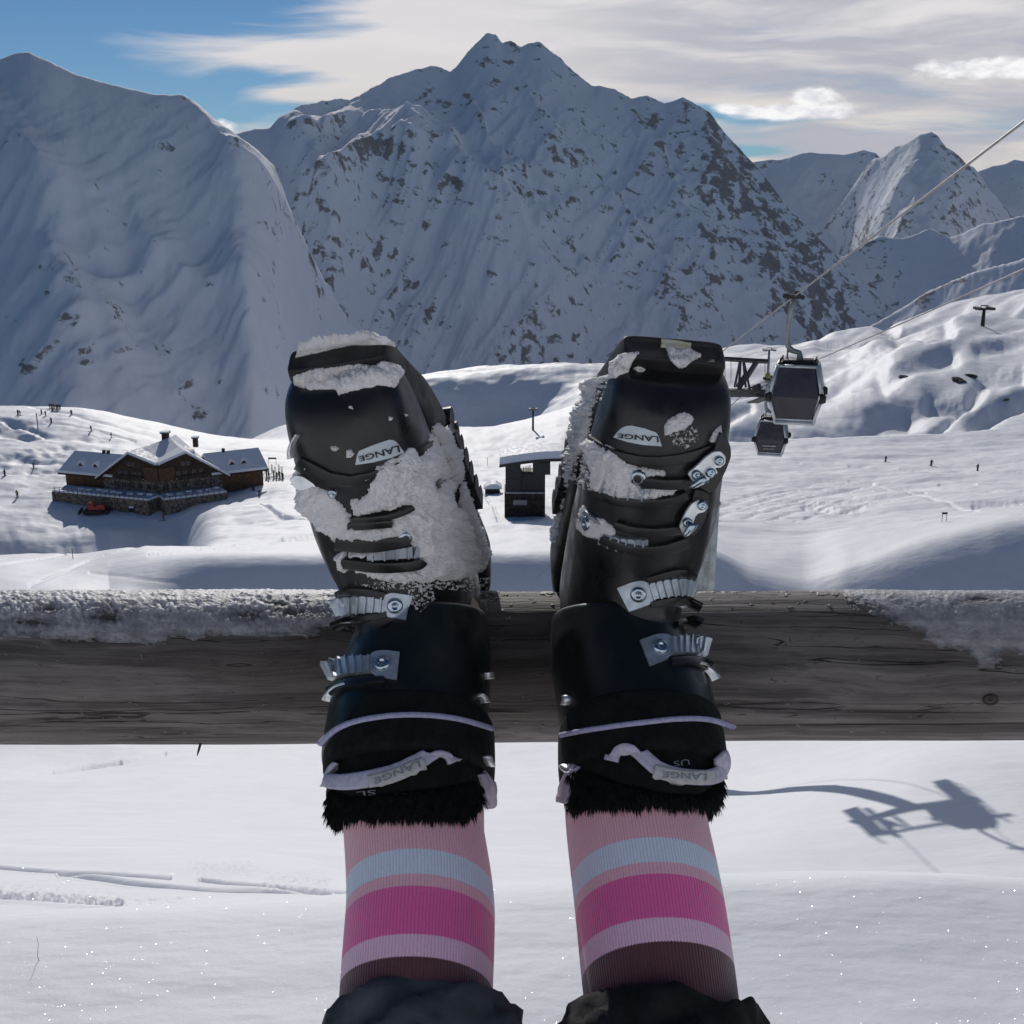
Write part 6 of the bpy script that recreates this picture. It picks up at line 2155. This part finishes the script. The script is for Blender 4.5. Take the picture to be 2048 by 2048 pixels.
def groomer(px, py, yaw):
    g = ghit(px, py, 200, 420)
    if not g: return
    g = g + Vector((0, 0, .15))
    e = empty('snow_groomer', g, yaw)
    tag(e, 'red piste groomer parked on the shaded snow below the chalet terrace', 'snow groomer')
    for sy in (-1, 1):
        b = MB(); pr = [(-2.6, .5), (-2.1, 0), (2.0, 0), (2.7, .6), (2.2, 1.0), (-2.2, 1.0)]
        b.prism([(x, sy * 1.45, z) for x, z in pr], (0, -.55, 0), (0, .55, 0)); b.build('track', M_RUB, e)
    b = MB(); b.box((-.6, 0, 1.35), (4.0, 2.0, .8)); b.box((-1.6, 0, 1.95), (1.8, 1.9, .5)); b.build('body', M_RED, e)
    b = MB(); b.prism([(0.0, 0, 1.75), (1.9, 0, 1.75), (1.5, 0, 3.0), (0.1, 0, 3.1)], (0, -1.0, 0), (0, 1.0, 0)); b.build('cab', M_RED, e)
    b = MB(); b.prism([(1.86, 0, 1.95), (1.92, 0, 1.95), (1.58, 0, 2.85), (1.52, 0, 2.85)], (0, -.9, 0), (0, .9, 0))
    for sy in (-1, 1): b.prism([(.3, 0, 2.05), (1.6, 0, 2.05), (1.35, 0, 2.8), (.35, 0, 2.8)], (0, sy * 1.005, 0), (0, sy * 1.03, 0))
    b.build('cab_windows', M_WN, e)
    b = MB(); b.prism([(3.3, 0, .2), (3.7, 0, .3), (3.5, 0, 1.2), (3.2, 0, 1.2)], (0, -2.2, 0), (0, 2.2, 0)); b.box((2.7, 0, .6), (1.2, .3, .25)); b.build('blade', M_RUB, e)
    b = MB(); b.prism([(-3.6, 0, .1), (-2.9, 0, .1), (-2.8, 0, .8), (-3.6, 0, .7)], (0, -2.0, 0), (0, 2.0, 0)); b.build('tiller', M_RUB, e)


groomer(190, 1027, R(188))


def sled(px, py, yaw, label, s=1.0):
    g = ghit(px, py, 200, 420)
    if not g: return
    e = empty('snowmobile', g + Vector((0, 0, .1)), yaw)
    tag(e, label, 'snowmobile', 'snowmobiles parked below the terrace')
    b = MB(); b.prism([(-1.5, 0, .1), (.9, 0, .05), (1.2, 0, .5), (.4, 0, 1.0), (-.3, 0, .75), (-1.5, 0, .8)], (0, -.5, 0), (0, .5, 0)); b.build('body', M_RUB, e)
    for sy in (-.45, .45):
        b = MB(); b.prism([(.2, sy, 0), (1.9, sy, 0), (2.1, sy, .3), (1.9, sy, .06), (.2, sy, .06)], (0, -.09, 0), (0, .09, 0)); b.build('runner', M_GREYST, e)
    b = MB(); b.prism([(.35, 0, 1.0), (.75, 0, .8), (.45, 0, 1.5), (.38, 0, 1.5)], (0, -.4, 0), (0, .4, 0)); b.build('windshield', M_WN, e)
    b = MB(); b.prism([(-1.4, 0, .804), (-.3, 0, .76), (-.35, 0, 1.05), (-1.35, 0, 1.1)], (0, -.45, 0), (0, .45, 0)); b.build('snow_cover', M_SNOWR, e)
    e.scale = (s, s, s)


sled(276, 1024, R(10), 'dark snowmobile with snow on its seat, parked right of the red groomer', 1.5)
sled(262, 1014, R(185), 'snow covered sled just behind the dark snowmobile', 1.3)
sled(412, 1000, R(25), 'dark snowmobile parked under the right end of the terrace', 1.5)


# ------------------------------------------------------------------ people on the snow
PM = {}
def person_mesh(jac, pants, pose):
    """small standing skier, one continuous figure"""
    key = (jac, pants, pose)
    if key in PM: return PM[key]
    mb = bmesh.new()
    V = [(-.10, 0, .88), (0, 0, .98), (0, .0, 1.18), (0, -.02, 1.42), (0, -.02, 1.55), (0, -.03, 1.70)]
    me = bpy.data.meshes.new('person')
    lean = .12 if pose else 0
    pts = [(0, 0, .95), (0, -lean * .6, 1.2), (0, -lean, 1.42), (0, -lean, 1.54), (0, -lean * 1.2, 1.70),
           (-.11, -.02, .88), (-.13, -.10 * pose - .02, .48), (-.14, .02, .06), (-.14, -.13, .03),
           (.11, -.02, .88), (.13, -.10 * pose - .02, .48), (.14, .02, .06), (.14, -.13, .03),
           (-.21, -lean, 1.38), (-.29, -lean - .08, 1.12), (-.30, -lean - .30, 1.02), (.21, -lean, 1.38), (.29, -lean - .08, 1.12), (.30, -lean - .30, 1.02)]
    ed = [(0, 1), (1, 2), (2, 3), (3, 4), (0, 5), (5, 6), (6, 7), (7, 8), (0, 9), (9, 10), (10, 11), (11, 12), (2, 13), (13, 14), (14, 15), (2, 16), (16, 17), (17, 18)]
    rad = [.155, .15, .17, .075, .125, .11, .085, .075, .06, .11, .085, .075, .06, .085, .065, .055, .085, .065, .055]
    me.from_pydata(pts, ed, [])
    o = bpy.data.objects.new('person', me); COL.objects.link(o)
    md = o.modifiers.new('skin', 'SKIN'); md.use_smooth_shade = True
    for i, sv in enumerate(me.skin_vertices[0].data):
        sv.radius = (rad[i], rad[i]); sv.use_root = (i == 0)
    dg = bpy.context.evaluated_depsgraph_get(); dg.update()
    m2 = bpy.data.meshes.new_from_object(o.evaluated_get(dg))
    bpy.data.objects.remove(o)
    m2.materials.clear()
    for c, n in ((jac, 'jacket'), (pants, 'ski_trousers'), ((.03, .03, .035), 'helmet')):
        m2.materials.append(mat(n + '_%d' % int(c[0] * 999), c, .7))
    for p in m2.polygons:
        z = p.center.z
        p.material_index = 1 if z < .93 else (2 if z > 1.6 else 0)
    PM[key] = m2
    return m2


def skis_mesh():
    if 'skis' in PM: return PM['skis']
    b = MB()
    for sx in (-.14, .14):
        b.prism([(sx, -.95, .02), (sx, .75, .02), (sx, .75, .05), (sx, -.85, .05), (sx, -1.0, .16)], (-.045, 0, 0), (.045, 0, 0))
    for sx in (-1, 1):
        b.tube([(sx * .30, -.32, 1.04), (sx * .36, .05, .02)], .015, 5)
    me = bpy.data.meshes.new('skis'); me.from_pydata(b.v, [], b.f); me.materials.append(M_RUB)
    PM['skis'] = me
    return me


BLK = (.025, .027, .035); NAV = (.03, .04, .08); RDJ = (.45, .03, .03); GRY = (.12, .12, .13); GRN = (.12, .30, .05); ORG = (.5, .12, .03)
PPL = [
 (36, 830, BLK, 'left one of the two dark skiers farthest left on the piste'), (41, 831, NAV, 'right one of the two dark skiers farthest left on the piste'),
 (83, 829, GRY, 'skier in grey on the piste right of the tall pole'), (92, 832, RDJ, 'skier in red standing alone below the group on the left piste'),
 (100, 817, BLK, 'first from the left in the group at the crest of the left piste'), (104, 817, RDJ, 'red jacketed skier second from the left in the crest group'),
 (105, 824, ORG, 'skier in orange just below the crest group'), (109, 818, BLK, 'dark skier in the middle of the crest group'), (113, 819, RDJ, 'second red jacket in the crest group'),
 (116, 819, BLK, 'second dark skier from the right in the crest group'), (120, 819, NAV, 'dark skier at the right end of the crest group'),
 (103, 846, BLK, 'lone dark skier in the middle of the left piste with a long shadow'), (143, 830, BLK, 'lone dark skier right of the crest group'),
 (183, 862, BLK, 'dark snowboarder going down the left piste'), (223, 875, BLK, 'lowest lone dark skier on the left piste'),
 (67, 937, NAV, 'dark figure on the track left of the chalet'), (10, 952, BLK, 'dark figure near the left edge beside the bare track'), (35, 994, GRN, 'skier in green at the bend left of the terrace'),
 (328, 1041, RDJ, 'person in red walking on the shaded snow below the terrace corner'),
 (520, 940, BLK, 'person standing at the right corner of the chalet'), (533, 952, BLK, 'dark figure at the left of the crowd right of the chalet'), (539, 956, NAV, 'second figure of the crowd right of the chalet'),
 (547, 953, GRN, 'figure with green jacket in the crowd by the chalet'), (553, 957, BLK, 'figure in the middle of the crowd by the chalet'), (559, 955, GRY, 'grey figure in the crowd by the chalet'),
 (566, 958, BLK, 'figure towards the right of the crowd, close to the left boot'), (507, 981, BLK, 'person on the snow below the right wing of the chalet'), (519, 993, NAV, 'person standing lowest on the snow right of the chalet'),
 (1955, 942, NAV, 'dark skier on the wide piste far right'), (1862, 932, BLK, 'dark skier left of the far right one on the wide piste'), (1771, 924, GRY, 'tiny far skier on the wide piste, leftmost of three'),
]
for i, (px, py, c, lb) in enumerate(PPL):
    g = ghit(px, py, 180, 900)
    if not g: continue
    o = bpy.data.objects.new('person', person_mesh(c, BLK if i % 3 else GRY, i % 2))
    COL.objects.link(o)
    o.location = g
    o.rotation_euler = (0, 0, random.Random(i).uniform(-1.6, 1.6))
    o.scale = (1.12, 1.12, 1.08)
    tag(o, lb, 'skier', 'people out on the snow')
    if i % 4 or px < 300:
        s_ = bpy.data.objects.new('skis', skis_mesh()); COL.objects.link(s_); s_.parent = o
# ski rack with upright skis by the chalet
for i, px in enumerate((529, 536, 543, 550, 557, 563)):
    g = ghit(px, 944 + (i % 2) * 5, 200, 600)
    if not g: continue
    b = MB(); b.box((0, 0, 1.15), (.16, .05, 2.3)); b.box((.3, 0, 1.1), (.12, .05, 2.2)); b.box((.15, .1, .9), (.7, .05, .06))
    o = b.build('upright_skis', M_RAILD); o.location = g
    tag(o, ('first', 'second', 'third', 'fourth', 'fifth', 'sixth')[i] + ' from left of the upright ski pairs standing right of the chalet', 'skis', 'skis standing in the snow by the chalet')


# ------------------------------------------------------------------ rocks on the right hill
M_ROCK = mat('dark_rock', (0.05, 0.045, 0.04), 0.9, 0, 0.4, .6, 0.8, 2, 0.2, .2, (0.13, 0.115, 0.10))
RK = [(1808, 755, 9, 'dark rock breaking through the snow on the right hill, smaller and left of the other'),
      (1918, 762, 17, 'largest dark rock outcrop on the right hill'), (1940, 752, 12, 'rock joined to the right of the largest outcrop on the hill'),
      (2012, 800, 7, 'low rock near the right edge of the hill'), (1494, 792, 5, 'small stone on the slope below the pylon head'), (1960, 592, 14, 'dark rock on the shaded slope at the upper right edge'), (1990, 578, 16, 'uppermost dark rock near the right edge')]
for i, (px, py, w, lb) in enumerate(RK):
    g = ghit(px, py, 300, 1000)
    if not g: continue
    k = g.length / F * w
    bm = bmesh.new(); bmesh.ops.create_icosphere(bm, subdivisions=4, radius=1)
    for v in bm.verts:
        n_ = mnoise.fractal(v.co * 1.6 + Vector((i * 7, 0, 0)), .9, 2.1, 4)
        v.co *= 1 + .45 * n_
        v.co = Vector((v.co.x * k, v.co.y * k * .8, v.co.z * k * .28))
    me = bpy.data.meshes.new('rock'); bm.to_mesh(me); bm.free()
    o = link('rock', me, M_ROCK); o.location = g + Vector((0, 0, .05 * k)); o.rotation_euler = (0.3, 0, i * 1.3)
    tag(o, lb, 'rock', 'rocks on the slopes')

# ------------------------------------------------------------------ dry stalk and glinting crystals on the near snow
g = ghit(76, 1922, 2, 8)
if g:
    b = MB(); b.tube([g + Vector((0.01, 0, -.02)), g + Vector((.0, 0, .03)), g + Vector((.012, 0, .10)), g + Vector((.010, 0, .15))], [.0018, .0016, .0012, .0006], 5)
    tag(b.build('grass_stalk', M_ROCK), 'thin dry stalk poking out of the near snow at lower left', 'stalk')
g = hit(bvh_of([rail]), 404, 1487)
if g:
    b = MB(); b.tube([g[0] + Vector((0, 0, .004)), g[0] + Vector((-.003, -.002, -.006)), g[0] + Vector((-.005, -.002, -.012))], [.0014, .0012, .0004], 5)
    o = b.build('splinter', M_RAILD); place(o, fence)

M_CRY = mat('ice_crystal', (0.95, 0.97, 1.0), 0.25, 1.0)
rnd = random.Random(21)
b = MB()
for _ in range(1500):
    px = rnd.uniform(-60, 2110); py = 1750 + 310 * rnd.random() ** .8 if rnd.random() < .9 else rnd.uniform(1700, 1770)
    g = ghit(px, py, 2, 16)
    if g is None: continue
    hv = ((-g).normalized() + SUNV).normalized()
    hv = (hv + Vector((rnd.gauss(0, .12), rnd.gauss(0, .12), rnd.gauss(0, .12)))).normalized()
    a = hv.orthogonal().normalized(); c = hv.cross(a)
    s_ = g.length / 6.0 * rnd.choice((.0004, .0005, .0006, .0008, .0013))
    p = g + Vector((0, 0, .002))
    th = rnd.random() * 6
    b.add([p + (a * math.cos(th + t) + c * math.sin(th + t)) * s_ for t in (0, 1.57, 3.14, 4.71)], [(0, 1, 2, 3)])
tag(b.build('snow_crystals', M_CRY), kind='stuff', label='glinting ice crystals on the near snow')


# ------------------------------------------------------------------ thin mountain air
def haze():
    b = MB(); b.box((0, 7150, 70), (38600, 15100, 2000))
    m = bpy.data.materials.new('mountain_air'); m.use_nodes = True
    t = NT(m.node_tree)
    m.node_tree.nodes.remove(m.node_tree.nodes['Principled BSDF'])
    v = t.n('ShaderNodeVolumePrincipled')
    v.inputs['Color'].default_value = (0.80, 0.88, 1.0, 1)
    v.inputs['Density'].default_value = 1.1e-5
    v.inputs['Anisotropy'].default_value = 0.2
    out = m.node_tree.nodes['Material Output']
    t.l(v.outputs[0], out.inputs['Volume'])
    o = b.build('haze', m)
    tag(o, label='thin blue mountain air', kind='stuff')


haze()
